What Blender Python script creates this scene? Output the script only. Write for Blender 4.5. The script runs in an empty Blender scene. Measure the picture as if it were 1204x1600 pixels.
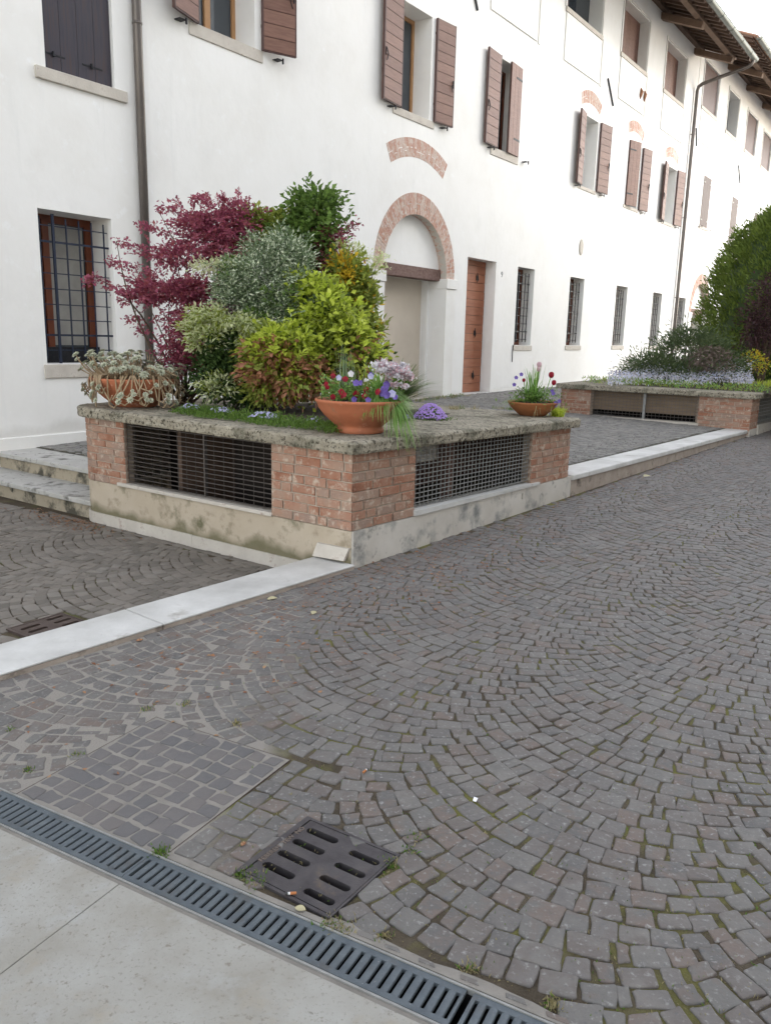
import bpy, bmesh, math, random
import numpy as np
from mathutils import Matrix, Vector
random.seed(7); RNG = np.random.default_rng(11)
SC = bpy.context.scene; COL = SC.collection
rad = math.radians
# ------------------------------------------------------------------ camera, sky, sun, exposure
F_PX, PITCH, ROLL = 1250.35, 0.215092383, 0.0243883095
def cam_rows():
    fw = np.array([0, math.cos(PITCH), -math.sin(PITCH)]); rt = np.array([1., 0, 0]); up = np.cross(rt, fw)
    c, s = math.cos(ROLL), math.sin(ROLL)
    return np.array([c*rt+s*up, -(-s*rt+c*up), fw])
CR = cam_rows(); EYE = np.array([0, 0, 1.5])
cd = bpy.data.cameras.new('camera'); cam = bpy.data.objects.new('camera', cd); COL.objects.link(cam); SC.camera = cam
cd.sensor_fit = 'HORIZONTAL'; cd.sensor_width = 36; cd.lens = 36*F_PX/1204; cd.clip_start = .05; cd.clip_end = 500
cam.matrix_world = Matrix(((CR[0][0], -CR[1][0], -CR[2][0], EYE[0]), (CR[0][1], -CR[1][1], -CR[2][1], EYE[1]), (CR[0][2], -CR[1][2], -CR[2][2], EYE[2]), (0, 0, 0, 1)))
SUN_AZ, SUN_EL = 80, 27
w = bpy.data.worlds.new('World'); SC.world = w; w.use_nodes = True
nt = w.node_tree; bg = nt.nodes['Background']; sk = nt.nodes.new('ShaderNodeTexSky'); sk.sky_type = 'NISHITA'; sk.sun_disc = False
sk.sun_elevation = rad(SUN_EL); sk.sun_rotation = rad(SUN_AZ); sk.dust_density = 0.3; sk.air_density = 1.0; sk.ozone_density = 1.0
hs = nt.nodes.new('ShaderNodeHueSaturation'); hs.inputs['Saturation'].default_value = .40   # thin white haze over the blue
nt.links.new(sk.outputs[0], hs.inputs['Color']); tn = nt.nodes.new('ShaderNodeMix'); tn.data_type = 'RGBA'; tn.blend_type = 'MULTIPLY'; tn.inputs[0].default_value = 1; tn.inputs[7].default_value = (1.03, .985, .93, 1)   # haze warms it
nt.links.new(hs.outputs[0], tn.inputs[6]); nt.links.new(tn.outputs[2], bg.inputs[0]); bg.inputs[1].default_value = 0.15
sd = bpy.data.lights.new('sun', 'SUN'); sd.energy = .32; sd.angle = rad(10); sd.color = (1, .95, .87)
so = bpy.data.objects.new('sun', sd); COL.objects.link(so)
sdir = Vector((math.sin(rad(SUN_AZ))*math.cos(rad(SUN_EL)), math.cos(rad(SUN_AZ))*math.cos(rad(SUN_EL)), math.sin(rad(SUN_EL))))
so.rotation_euler = sdir.to_track_quat('Z', 'Y').to_euler(); so.location = (20, 5, 30)
SC.view_settings.view_transform = 'Standard'; SC.view_settings.look = 'None'; SC.view_settings.exposure = 2.43; SC.view_settings.gamma = 1
SC.render.engine = 'CYCLES'; SC.cycles.max_bounces = 8; SC.cycles.diffuse_bounces = 4

# ------------------------------------------------------------------ measuring helpers (photo pixel -> world), frames
def ray(px, py): return CR.T @ np.array([(px-602)/F_PX, (py-800)/F_PX, 1.])
def onz(px, py, z=0):
    d = ray(px, py); return EYE+(z-EYE[2])/d[2]*d
def aty(px, py, Y):
    d = ray(px, py); return EYE+Y/d[1]*d
YA = 0.621600177
FU = np.array([math.sin(YA), math.cos(YA), 0]); FN = np.array([math.cos(YA), -math.sin(YA), 0])
def frame(o, yaw):
    """x axis along compass yaw (clockwise from +Y), y axis to its left, z up"""
    x = (math.sin(yaw), math.cos(yaw)); y = (-math.cos(yaw), math.sin(yaw))
    return Matrix(((x[0], y[0], 0, o[0]), (x[1], y[1], 0, o[1]), (0, 0, 1, o[2] if len(o) > 2 else 0), (0, 0, 0, 1)))
WALLD = 8.33
FF = frame(FN*-WALLD, YA)                 # facade: x along it, y into it
FD = frame((-1.262, 2.404, 0), rad(118.1))  # drain: x along it, y away from camera
I4 = Matrix.Identity(4)
def street_z(x, y):
    s = (x+.2)*math.sin(rad(38.6))+(y-5.07)*math.cos(rad(38.6))
    return .0105*(s+math.sqrt(s*s+.3)) if s < 18 else .0105*(36)+0*s
def to_un(x, y): return x*FU[0]+y*FU[1], x*FN[0]+y*FN[1]+WALLD
def terr_z(x, y):
    u, n = to_un(x, y)
    return .222+.033*min(1, max(0, (u-5)/2))+.15*min(1, max(0, (u-5)/9))*(1-min(1, max(0, n/5.5)))
def low_z(x, y): return -.1185

# ------------------------------------------------------------------ materials
MATS = {}
def mat(name, cols, scale=6, rough=.8, bump=0, bscale=40, metal=0, island=0, spec=.3, detail=6, coat=0, trans=0, stretch=None, stain=None, bdist=.004, alpha_noise=None, dark=None):
    """cols: list of colours spread over a noise ramp. island: share of the colour chosen per mesh island"""
    m = bpy.data.materials.new(name); m.use_nodes = True; n = m.node_tree; N = n.nodes; L = n.links
    b = N['Principled BSDF']; b.inputs['Roughness'].default_value = rough; b.inputs['Metallic'].default_value = metal
    b.inputs['Specular IOR Level'].default_value = spec
    tc = N.new('ShaderNodeTexCoord'); co = tc.outputs['Object']
    if stretch:
        mp = N.new('ShaderNodeMapping'); mp.inputs['Scale'].default_value = stretch; L.new(co, mp.inputs[0]); co = mp.outputs[0]
    nz = N.new('ShaderNodeTexNoise'); nz.inputs['Scale'].default_value = scale; nz.inputs['Detail'].default_value = detail; nz.inputs['Roughness'].default_value = .62
    L.new(co, nz.inputs['Vector']); fac = nz.outputs['Fac']
    mr = N.new('ShaderNodeMapRange'); mr.inputs[1].default_value = .3; mr.inputs[2].default_value = .7; L.new(fac, mr.inputs[0]); fac = mr.outputs[0]
    if island:
        g = N.new('ShaderNodeNewGeometry'); mx = N.new('ShaderNodeMix'); mx.data_type = 'FLOAT'; mx.inputs[0].default_value = island
        L.new(fac, mx.inputs[2]); L.new(g.outputs['Random Per Island'], mx.inputs[3]); fac = mx.outputs[0]
    cr = N.new('ShaderNodeValToRGB'); el = cr.color_ramp.elements
    for i, c in enumerate(cols):
        p = i/max(1, len(cols)-1)
        e = el[i] if i < 2 else el.new(p)
        e.position = p; e.color = (*c, 1)
    if len(cols) == 1: el[1].color = (*cols[0], 1)
    L.new(fac, cr.inputs[0]); col = cr.outputs[0]
    if stain:   # (colour, scale, low, high): blotches with an outline of their own
        for sc_, s2, lo, hi, *sx in stain:
            n2 = N.new('ShaderNodeTexNoise'); n2.inputs['Scale'].default_value = s2; n2.inputs['Detail'].default_value = 8; n2.inputs['Roughness'].default_value = .65
            if sx: mp2 = N.new('ShaderNodeMapping'); mp2.inputs['Scale'].default_value = sx[0]; L.new(tc.outputs['Object'], mp2.inputs[0]); L.new(mp2.outputs[0], n2.inputs['Vector'])
            else: L.new(tc.outputs['Object'], n2.inputs['Vector'])
            r2 = N.new('ShaderNodeMapRange'); r2.inputs[1].default_value = lo; r2.inputs[2].default_value = hi; L.new(n2.outputs['Fac'], r2.inputs[0])
            m2 = N.new('ShaderNodeMix'); m2.data_type = 'RGBA'; L.new(r2.outputs[0], m2.inputs[0]); L.new(col, m2.inputs[6]); m2.inputs[7].default_value = (*sc_, 1); col = m2.outputs[2]
    L.new(col, b.inputs['Base Color'])
    if bump:
        n3 = N.new('ShaderNodeTexNoise'); n3.inputs['Scale'].default_value = bscale; n3.inputs['Detail'].default_value = 5; L.new(co, n3.inputs['Vector'])
        bp = N.new('ShaderNodeBump'); bp.inputs['Strength'].default_value = bump; bp.inputs['Distance'].default_value = bdist; L.new(n3.outputs['Fac'], bp.inputs['Height']); L.new(bp.outputs[0], b.inputs['Normal'])
    if coat: b.inputs['Coat Weight'].default_value = coat
    if trans:
        t = N.new('ShaderNodeBsdfTranslucent'); L.new(col, t.inputs[0]); ms = N.new('ShaderNodeMixShader'); ms.inputs[0].default_value = trans
        L.new(b.outputs[0], ms.inputs[1]); L.new(t.outputs[0], ms.inputs[2]); L.new(ms.outputs[0], N['Material Output'].inputs[0])
    MATS[name] = m; return m
def height_mask(m, colour, z0, z1, nscale, amount=1.0, axis=2, thr=.45):
    """a stain whose reach along one axis of the object is broken up by noise (dirt splashed up a wall's foot, mortar used on one side)"""
    n = m.node_tree; N = n.nodes; L = n.links; b = N['Principled BSDF']; src = b.inputs['Base Color'].links[0].from_socket
    tc = N.new('ShaderNodeTexCoord'); sp = N.new('ShaderNodeSeparateXYZ'); L.new(tc.outputs['Object'], sp.inputs[0])
    nz = N.new('ShaderNodeTexNoise'); nz.inputs['Scale'].default_value = nscale; nz.inputs['Detail'].default_value = 7; L.new(tc.outputs['Object'], nz.inputs['Vector'])
    r = N.new('ShaderNodeMapRange'); r.inputs[1].default_value = z0; r.inputs[2].default_value = z1; r.inputs[3].default_value = 1; r.inputs[4].default_value = 0; L.new(sp.outputs[axis], r.inputs[0])
    a = N.new('ShaderNodeMath'); a.operation = 'ADD'; L.new(r.outputs[0], a.inputs[0]); L.new(nz.outputs['Fac'], a.inputs[1])
    r2 = N.new('ShaderNodeMapRange'); r2.inputs[1].default_value = thr+.5; r2.inputs[2].default_value = thr+.75; r2.inputs[4].default_value = amount; L.new(a.outputs[0], r2.inputs[0])
    mx = N.new('ShaderNodeMix'); mx.data_type = 'RGBA'; L.new(r2.outputs[0], mx.inputs[0]); L.new(src, mx.inputs[6]); mx.inputs[7].default_value = (*colour, 1); L.new(mx.outputs[2], b.inputs['Base Color'])
mat('plaster', [(.765, .75, .72), (.80, .79, .765), (.82, .81, .79)], 1.2, .85, .5, 9, bdist=.006, stain=[((.745, .735, .71), 1.3, .55, .80), ((.74, .735, .715), 2.2, .58, .78, (2.4, 2.4, .22)), ((.84, .84, .83), 6, .60, .75)])
height_mask(MATS['plaster'], (.55, .53, .49), .10, .55, 2.2, .55, thr=.58)
mat('plaster_trim', [(.74, .72, .68), (.80, .79, .76)], 3, .85, .2, 40)
mat('beige_plaster', [(0.540, 0.471, 0.390), (0.610, 0.540, 0.446)], 2, .85, .1, 30)
mat('cobble', [(0.101, 0.097, 0.095), (0.122, 0.115, 0.110), (0.147, 0.136, 0.129), (0.130, 0.113, 0.104), (0.161, 0.151, 0.141), (0.135, 0.129, 0.122), (0.154, 0.122, 0.106), (0.114, 0.110, 0.107), (0.177, 0.164, 0.153)], 14, .72, .7, 90, island=.78, spec=.35, bdist=.003, detail=8, stain=[((.30, .295, .285), 55, .56, .72), ((.11, .11, .115), 34, .60, .72), ((.20, .185, .17), 2.2, .56, .72)])
mat('joint', [(0.050, 0.040, 0.028), (0.077, 0.061, 0.042), (0.105, 0.087, 0.061)], 9, .95, .9, 160, bdist=.006, stain=[((.13, .125, .038), 2.4, .48, .60), ((.15, .115, .065), 5, .60, .70), ((.19, .185, .05), 7, .64, .74)])
height_mask(MATS['joint'], (.27, .25, .225), -1.0, .05, 3.0, .95, axis=0, thr=.34)
mat('mortar_light', [(.20, .185, .165), (.27, .25, .225)], 12, .95, .6, 120)
mat('cobble_panel', [(0.111, 0.109, 0.112), (0.136, 0.128, 0.127), (0.156, 0.140, 0.132)], 14, .75, .7, 90, island=.7, bdist=.003)
mat('cobble_brown', [(0.130, 0.118, 0.101), (0.162, 0.145, 0.127), (0.195, 0.173, 0.150), (0.215, 0.202, 0.182)], 10, .8, .7, 90, island=.7, bdist=.003)
mat('joint_brown', [(0.048, 0.038, 0.027), (0.096, 0.072, 0.048)], 9, .95, .8, 160, stain=[((.09, .09, .035), 3, .52, .62)])
mat('cobble_terrace', [(0.162, 0.155, 0.151), (0.203, 0.196, 0.182), (0.257, 0.243, 0.223)], 5, .8, .6, 90, island=.7, bdist=.003)
mat('joint_terrace', [(.04, .035, .028), (.08, .075, .05)], 7, .95, .5, 100)
mat('marble', [(0.439, 0.433, 0.415), (0.537, 0.531, 0.512), (0.634, 0.628, 0.610)], 3.2, .6, .35, 70, stain=[((.30, .28, .25), 3.3, .60, .74), ((.22, .20, .17), 38, .67, .73)], spec=.4, bdist=.003)
mat('marble_stained', [(0.483, 0.449, 0.401), (0.588, 0.556, 0.509)], 3.0, .7, .4, 60, stain=[((.20, .205, .20), 3.6, .50, .66), ((.13, .13, .125), 7, .60, .72)], bdist=.004)
mat('kerb_side', [(.30, .25, .21), (.42, .36, .31)], 8, .85, .8, 60, stain=[((.12, .10, .085), 5, .56, .68)])
mat('step_stone', [(0.376, 0.365, 0.337), (0.508, 0.497, 0.475)], 4, .8, .4, 60, stain=[((.10, .095, .08), 4.2, .52, .66), ((.06, .06, .05), 16, .60, .70)])
mat('riser', [(.34, .29, .215), (.40, .35, .27)], 3, .9, .4, 60, stain=[((.085, .078, .06), 3.4, .48, .60), ((.03, .03, .025), 9, .58, .68)])
mat('paving_slab', [(0.271, 0.254, 0.219), (0.316, 0.305, 0.276), (0.353, 0.347, 0.322)], 4.5, .8, .6, 55, stain=[((.30, .26, .20), 2.6, .54, .70), ((.22, .20, .17), 38, .60, .66), ((.36, .36, .35), 7, .56, .74), ((.15, .14, .12), 16, .67, .70), ((.24, .225, .20), 90, .56, .66)], bdist=.004)
mat('cap_stone', [(0.226, 0.198, 0.149), (0.306, 0.275, 0.215), (0.374, 0.341, 0.271)], 9, .95, 1.0, 55, stain=[((.13, .125, .09), 4, .50, .66), ((.065, .055, .04), 38, .52, .60), ((.36, .33, .27), 60, .60, .68)], bdist=.012, detail=9)
mat('base_plaster', [(0.410, 0.342, 0.258), (0.487, 0.419, 0.333)], 2.6, .9, .4, 40, stain=[((.14, .13, .075), 3.8, .53, .67), ((.30, .25, .18), 9, .55, .7)])
height_mask(MATS['base_plaster'], (.13, .12, .065), .04, .30, 3.2, .85, thr=.42)
mat('brick', [(0.213, 0.092, 0.058), (0.300, 0.141, 0.088), (0.349, 0.194, 0.135), (0.349, 0.228, 0.168), (0.291, 0.208, 0.168), (0.407, 0.213, 0.140)], 7, .9, .9, 60, island=.6, bdist=.006, stain=[((.50, .41, .33), 16, .53, .66), ((.26, .17, .13), 5, .60, .72), ((.46, .40, .34), 40, .62, .74)])
mat('mortar', [(0.363, 0.292, 0.237), (0.443, 0.373, 0.302)], 9, .95, .8, 70)
mat('arch_brick', [(.40, .17, .12), (.48, .29, .22), (.56, .46, .40), (.46, .25, .19), (.60, .52, .46)], 9, .9, .5, 60, island=.55, stain=[((.60, .55, .50), 14, .55, .66)])
mat('terracotta', [(0.379, 0.121, 0.058), (0.459, 0.167, 0.086)], 4, .75, .25, 50, stain=[((.30, .11, .06), 3, .50, .66), ((.58, .36, .27), 14, .60, .72), ((.20, .13, .08), 7, .62, .72)])
mat('terracotta_dark', [(0.260, 0.098, 0.036), (0.325, 0.130, 0.052)], 4, .8, .25, 50)
mat('iron', [(.018, .020, .024), (.035, .035, .038)], 20, .55, .3, 80, metal=.6)
mat('grille_iron', [(.016, .024, .05), (.03, .036, .055)], 20, .45, .1, 80, metal=.2)
mat('galvanised', [(.24, .24, .23), (.34, .34, .33)], 25, .6, .2, 80, metal=.3)
mat('drain_steel', [(.085, .10, .115), (.13, .15, .165)], 18, .55, .3, 150, metal=.25, stain=[((.35, .36, .37), 110, .66, .70), ((.10, .10, .10), 6, .56, .68)])
mat('cast_iron', [(.060, .052, .056), (.085, .078, .082), (.11, .10, .10)], 12, .5, .4, 200, metal=.45, stain=[((.15, .115, .09), 5, .58, .70)], bdist=.002)
mat('cast_iron_rust', [(.075, .052, .045), (.11, .085, .075)], 12, .6, .4, 200, metal=.3)
mat('void', [(.004, .004, .004)], 5, 1)
mat('shutter_brown', [(0.137, 0.069, 0.050), (0.187, 0.098, 0.074), (0.241, 0.132, 0.097)], 5, .55, .2, 60, stretch=(1, 1, 9), island=.4)
mat('shutter_edge', [(.075, .04, .036), (.10, .055, .048)], 6, .55)
mat('shutter_dark', [(.030, .028, .040), (.045, .040, .052), (.06, .040, .040)], 4, .35, .1, 60, stretch=(8, 8, .7))
mat('door_wood', [(.24, .085, .045), (.31, .12, .065), (.37, .16, .09)], 3, .6, .4, 60, stretch=(1, 1, 7), island=.3)
mat('window_wood', [(.13, .035, .016), (.17, .05, .022)], 6, .4)
mat('window_wood_light', [(.36, .19, .085), (.44, .25, .12)], 6, .4)
mat('old_beam', [(.115, .065, .055), (.17, .105, .088), (.21, .14, .12)], 3, .8, .6, 40, stretch=(1, 6, 9))
mat('eave_wood', [(0.134, 0.086, 0.059), (0.215, 0.144, 0.103)], 3, .8, .4, 40)
mat('eave_dark', [(0.090, 0.060, 0.044), (0.152, 0.101, 0.077)], 3, .8, .4, 40)
mat('tile', [(.28, .15, .10), (.38, .24, .17), (.42, .33, .26)], 4, .9, .5, 50, island=.6)
mat('gutter', [(.13, .145, .13), (.17, .185, .165)], 3, .45, .1, 60, metal=.3)
mat('downpipe', [(0.119, 0.105, 0.098), (0.182, 0.161, 0.147)], 4, .4, .15, 60, metal=.5, stretch=(1, 1, .3), stain=[((.22, .21, .20), 20, .62, .72)])
mat('pale_stone', [(.46, .42, .37), (.58, .54, .48)], 6, .85, .5, 60, stain=[((.36, .29, .25), 12, .58, .68)])
mat('glass', [(.035, .045, .055)], 3, .06, spec=.8)
mat('curtain_and_glare', [(.28, .27, .25), (.36, .35, .32)], 5, .9)  # curtain cloth, and the painted reflection in the grilled window
mat('white_paint', [(.7, .7, .7)], 5, .6)
mat('number', [(.16, .17, .18)], 5, .5)
mat('soil', [(.03, .022, .015), (.055, .042, .03)], 20, 1, 1, 80, bdist=.01)
mat('bark', [(.07, .05, .035), (.12, .09, .065)], 12, .95, .8, 40)
mat('leaf_purple', [(0.183, 0.043, 0.073), (0.305, 0.073, 0.122), (0.439, 0.122, 0.195), (0.342, 0.098, 0.098), (0.610, 0.244, 0.366)], 8, .5, island=.8, trans=0.42)
mat('leaf_green', [(0.085, 0.147, 0.033), (0.135, 0.225, 0.050), (0.213, 0.326, 0.079)], 5, .45, island=.8, trans=0.42)
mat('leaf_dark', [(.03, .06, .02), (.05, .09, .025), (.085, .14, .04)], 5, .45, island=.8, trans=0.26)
mat('leaf_lime', [(0.395, 0.486, 0.055), (0.518, 0.607, 0.082), (0.659, 0.729, 0.137)], 5, .5, island=.8, trans=0.50)
mat('leaf_olive', [(0.204, 0.264, 0.054), (0.300, 0.360, 0.072), (0.408, 0.444, 0.108)], 5, .5, island=.8, trans=0.50)
mat('leaf_bronze', [(0.264, 0.132, 0.060), (0.384, 0.192, 0.096), (0.504, 0.228, 0.156), (0.312, 0.228, 0.084)], 5, .5, island=.8, trans=0.42)
mat('leaf_gold', [(.62, .50, .05), (.78, .58, .06), (.70, .40, .04)], 5, .5, island=.8, trans=0.50)
mat('leaf_cream', [(0.638, 0.682, 0.396), (0.792, 0.814, 0.528), (0.506, 0.594, 0.286)], 5, .5, island=.8, trans=0.50)
mat('leaf_sage', [(0.130, 0.194, 0.105), (0.194, 0.259, 0.142), (0.259, 0.337, 0.197)], 5, .5, island=.8, trans=0.34)
mat('leaf_sage_edge', [(0.552, 0.621, 0.460), (0.713, 0.759, 0.575)], 5, .5, island=.8, trans=0.34)
mat('blade', [(0.131, 0.263, 0.057), (0.222, 0.394, 0.092), (0.341, 0.525, 0.158)], 5, .45, island=.8, trans=0.42)
mat('blade_dry', [(.30, .26, .13), (.38, .33, .18)], 5, .7, island=.8, trans=0.34)
mat('succulent', [(0.369, 0.394, 0.291), (0.492, 0.503, 0.386), (0.615, 0.615, 0.478)], 5, .6, island=.7)
mat('succulent_stem', [(0.260, 0.189, 0.111), (0.416, 0.312, 0.202)], 5, .7, island=.5)
mat('moss', [(0.069, 0.137, 0.024), (0.117, 0.214, 0.035), (0.176, 0.273, 0.050)], 20, .9, island=.8, trans=0.34)
mat('petal_blue', [(.38, .36, .62), (.52, .50, .74), (.66, .66, .82)], 5, .6, island=.9, trans=0.34)
mat('petal_purple', [(.36, .22, .60), (.46, .30, .70), (.56, .40, .78)], 5, .6, island=.9, trans=0.34)
mat('petal_violet', [(.06, .03, .18), (.16, .10, .38), (.24, .18, .55)], 5, .6, island=.9, trans=0.26)
mat('petal_red', [(.24, .008, .02), (.34, .012, .03), (.16, .006, .02)], 5, .5, island=.9, trans=0.34)
mat('petal_pink', [(.62, .40, .44), (.74, .56, .60)], 5, .6, island=.9, trans=0.42)
mat('petal_magenta', [(.30, .04, .20), (.45, .08, .32)], 5, .6, island=.9, trans=0.34)
mat('petal_white', [(.66, .63, .68), (.80, .78, .80)], 5, .6, island=.9, trans=0.34)
mat('yellow_eye', [(.5, .35, .03)], 5, .6)
mat('cypress_leaf', [(0.086, 0.129, 0.026), (0.146, 0.206, 0.039), (0.232, 0.301, 0.061)], 4, .6, island=.7, trans=0.26)
mat('plum_leaf', [(0.036, 0.020, 0.023), (0.068, 0.031, 0.036), (0.117, 0.059, 0.059)], 4, .5, island=.8, trans=0.26)
mat('juniper_leaf', [(.07, .11, .05), (.11, .15, .065), (.15, .19, .085)], 4, .6, island=.8, trans=0.26)
mat('dry_twig', [(0.192, 0.144, 0.120), (0.288, 0.224, 0.192)], 4, .8, island=.8)
mat('petal_pale', [(.62, .65, .84), (.78, .80, .92)], 5, .6, island=.9, trans=0.42)
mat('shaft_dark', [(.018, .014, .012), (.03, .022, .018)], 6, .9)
mat('far_shutter', [(0.053, 0.027, 0.021), (0.075, 0.041, 0.032)], 5, .6, .2, 60, stretch=(8, 8, .7), island=.3)
mat('board_tan', [(.20, .15, .105), (.28, .21, .15)], 3, .8, .3, 40, stretch=(1, 1, 8))
mat('iron_lettering', [(.13, .105, .09), (.17, .135, .115)], 20, .6)
mat('dead_leaf', [(.16, .065, .03), (.26, .11, .055), (.34, .22, .12)], 5, .7, island=.9)
mat('leaf_pale', [(.42, .38, .24)], 5, .7)
mat('paper', [(.78, .78, .84)], 5, .7)
mat('filter', [(.42, .16, .06)], 20, .8)
mat('ash', [(.03, .03, .03), (.12, .12, .12)], 40, .9)

# ------------------------------------------------------------------ mesh helpers
class MB:
    def __init__(s, F=I4): s.v = []; s.f = []; s.m = []; s.F = F
    def pts(s, P): 
        k = len(s.v)
        for p in P: s.v.append(tuple(s.F @ Vector(p)))
        return k
    def face(s, P, mi=0):
        k = s.pts(P); s.f.append(tuple(range(k, k+len(P)))); s.m.append(mi)
    def hexa(s, P, mi=0):      # 8 points: bottom ring 0-3, top ring 4-7
        k = s.pts(P)
        for q in ((3, 2, 1, 0), (4, 5, 6, 7), (0, 1, 5, 4), (1, 2, 6, 5), (2, 3, 7, 6), (3, 0, 4, 7)):
            s.f.append(tuple(k+i for i in q)); s.m.append(mi)
    def box(s, x0, x1, y0, y1, z0, z1, mi=0):
        s.hexa([(x0, y0, z0), (x1, y0, z0), (x1, y1, z0), (x0, y1, z0), (x0, y0, z1), (x1, y0, z1), (x1, y1, z1), (x0, y1, z1)], mi)
    def bbox(s, x0, x1, y0, y1, z0, z1, b=.004, mi=0):   # box with chamfered long edges all round
        r = []
        for (zz, i) in ((z0, b), (z0+b, 0), (z1-b, 0), (z1, b)):
            r.append([(x0+i+b*0, y0+i, zz), (x1-i, y0+i, zz), (x1-i, y1-i, zz), (x0+i, y1-i, zz)])
        s.loft(r, mi, True)
    def loft(s, rings, mi=0, caps=True, closed=True):
        ks = [s.pts(r) for r in rings]; n = len(rings[0])
        for a, b in zip(ks[:-1], ks[1:]):
            for i in range(n if closed else n-1):
                j = (i+1) % n; s.f.append((a+i, a+j, b+j, b+i)); s.m.append(mi)
        if caps:
            s.f.append(tuple(ks[0]+i for i in reversed(range(n)))); s.m.append(mi)
            s.f.append(tuple(ks[-1]+i for i in range(n))); s.m.append(mi)
    def tube(s, P, r, n=8, mi=0, caps=True):
        P = [Vector(p) for p in P]; rr = r if isinstance(r, (list, tuple)) else [r]*len(P); rings = []; up = None
        for i, p in enumerate(P):
            t = (P[min(i+1, len(P)-1)]-P[max(i-1, 0)])
            if t.length < 1e-9: t = Vector((0, 0, 1))
            t.normalize()
            if up is None: up = t.orthogonal().normalized()
            up = (up-t*up.dot(t)); up = up.normalized() if up.length > 1e-6 else t.orthogonal().normalized()
            b = t.cross(up); rings.append([tuple(p+(up*math.cos(a)+b*math.sin(a))*rr[i]) for a in [2*math.pi*k/n for k in range(n)]])
        s.loft(rings, mi, caps)
    def bar(s, a, b, w_, h_, mi=0, up=(0, 0, 1)):
        a = Vector(a); b = Vector(b); t = (b-a).normalized(); u = Vector(up); u = (u-t*u.dot(t)).normalized(); c = t.cross(u)
        R = lambda p: [tuple(p+c*sx*w_/2+u*sz*h_/2) for sx, sz in ((-1, -1), (1, -1), (1, 1), (-1, 1))]
        s.loft([R(a), R(b)], mi, True)
    def lathe(s, prof, c=(0, 0, 0), n=40, mi=0):
        rings = [[(c[0]+r*math.cos(2*math.pi*k/n), c[1]+r*math.sin(2*math.pi*k/n), c[2]+z) for k in range(n)] for r, z in prof]
        s.loft(rings, mi, False)
    def build(s, name, mats, parent=None, smooth=False, kind=None):
        me = bpy.data.meshes.new(name); W = parent.matrix_world if parent else I4
        if parent: 
            Wi = wmat(parent).inverted(); v = [tuple(Wi @ Vector(p)) for p in s.v]
        else: v = s.v
        me.from_pydata(v, [], s.f)
        if not isinstance(mats, (list, tuple)): mats = [mats]
        for m in mats: me.materials.append(MATS[m])
        if len(mats) > 1: me.polygons.foreach_set('material_index', s.m)
        if smooth: me.polygons.foreach_set('use_smooth', [True]*len(me.polygons))
        me.update(); o = bpy.data.objects.new(name, me); COL.objects.link(o)
        if parent: o.parent = parent
        if kind: o['kind'] = kind
        return o
def wmat(o):
    m = o.matrix_basis.copy()
    while o.parent: o = o.parent; m = o.matrix_basis @ m
    return m
def thing(name, label, cat, loc=(0, 0, 0), group=None, rz=0):
    o = bpy.data.objects.new(name, None); COL.objects.link(o); o.location = loc; o.rotation_euler = (0, 0, rz)
    o.empty_display_size = .2; tag(o, label, cat, group); o.matrix_basis = Matrix.Translation(Vector(loc)) @ Matrix.Rotation(rz, 4, 'Z'); return o
def tag(o, label, cat, group=None):
    o['label'] = label; o['category'] = cat
    if group: o['group'] = group
    return o
def struct(o): o['kind'] = 'structure'; return o
def recenter(o):
    """move a lone mesh thing's origin to the middle of its foot"""
    v = np.array([q.co[:] for q in o.data.vertices]); c = Vector(((v[:, 0].min()+v[:, 0].max())/2, (v[:, 1].min()+v[:, 1].max())/2, v[:, 2].min()))
    o.data.transform(Matrix.Translation(-c)); o.location = c; return o
def raw_mesh(name, V, Fa, mats, mi=None, parent=None, kind=None, smooth=False):
    """V (n,3) array in world space, Fa (m,k) array of faces with k corners each"""
    V = np.asarray(V, dtype=np.float64)
    if parent:
        Wi = np.array(wmat(parent).inverted()); V = V @ Wi[:3, :3].T+Wi[:3, 3]
    me = bpy.data.meshes.new(name); me.vertices.add(len(V)); me.vertices.foreach_set('co', V.astype(np.float32).ravel())
    k = Fa.shape[1]; me.loops.add(Fa.size); me.loops.foreach_set('vertex_index', Fa.astype(np.int32).ravel())
    me.polygons.add(len(Fa)); me.polygons.foreach_set('loop_start', np.arange(0, Fa.size, k, dtype=np.int32))
    try: me.polygons.foreach_set('loop_total', np.full(len(Fa), k, dtype=np.int32))
    except Exception: pass
    if not isinstance(mats, (list, tuple)): mats = [mats]
    for m in mats: me.materials.append(MATS[m])
    if mi is not None: me.polygons.foreach_set('material_index', mi.astype(np.int32))
    me.update(calc_edges=True); me.validate()
    if smooth: me.polygons.foreach_set('use_smooth', [True]*len(me.polygons))
    o = bpy.data.objects.new(name, me); COL.objects.link(o)
    if parent: o.parent = parent
    if kind: o['kind'] = kind
    return o
def unit(a): return a/np.maximum(1e-9, np.linalg.norm(a, axis=-1, keepdims=True))

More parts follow.
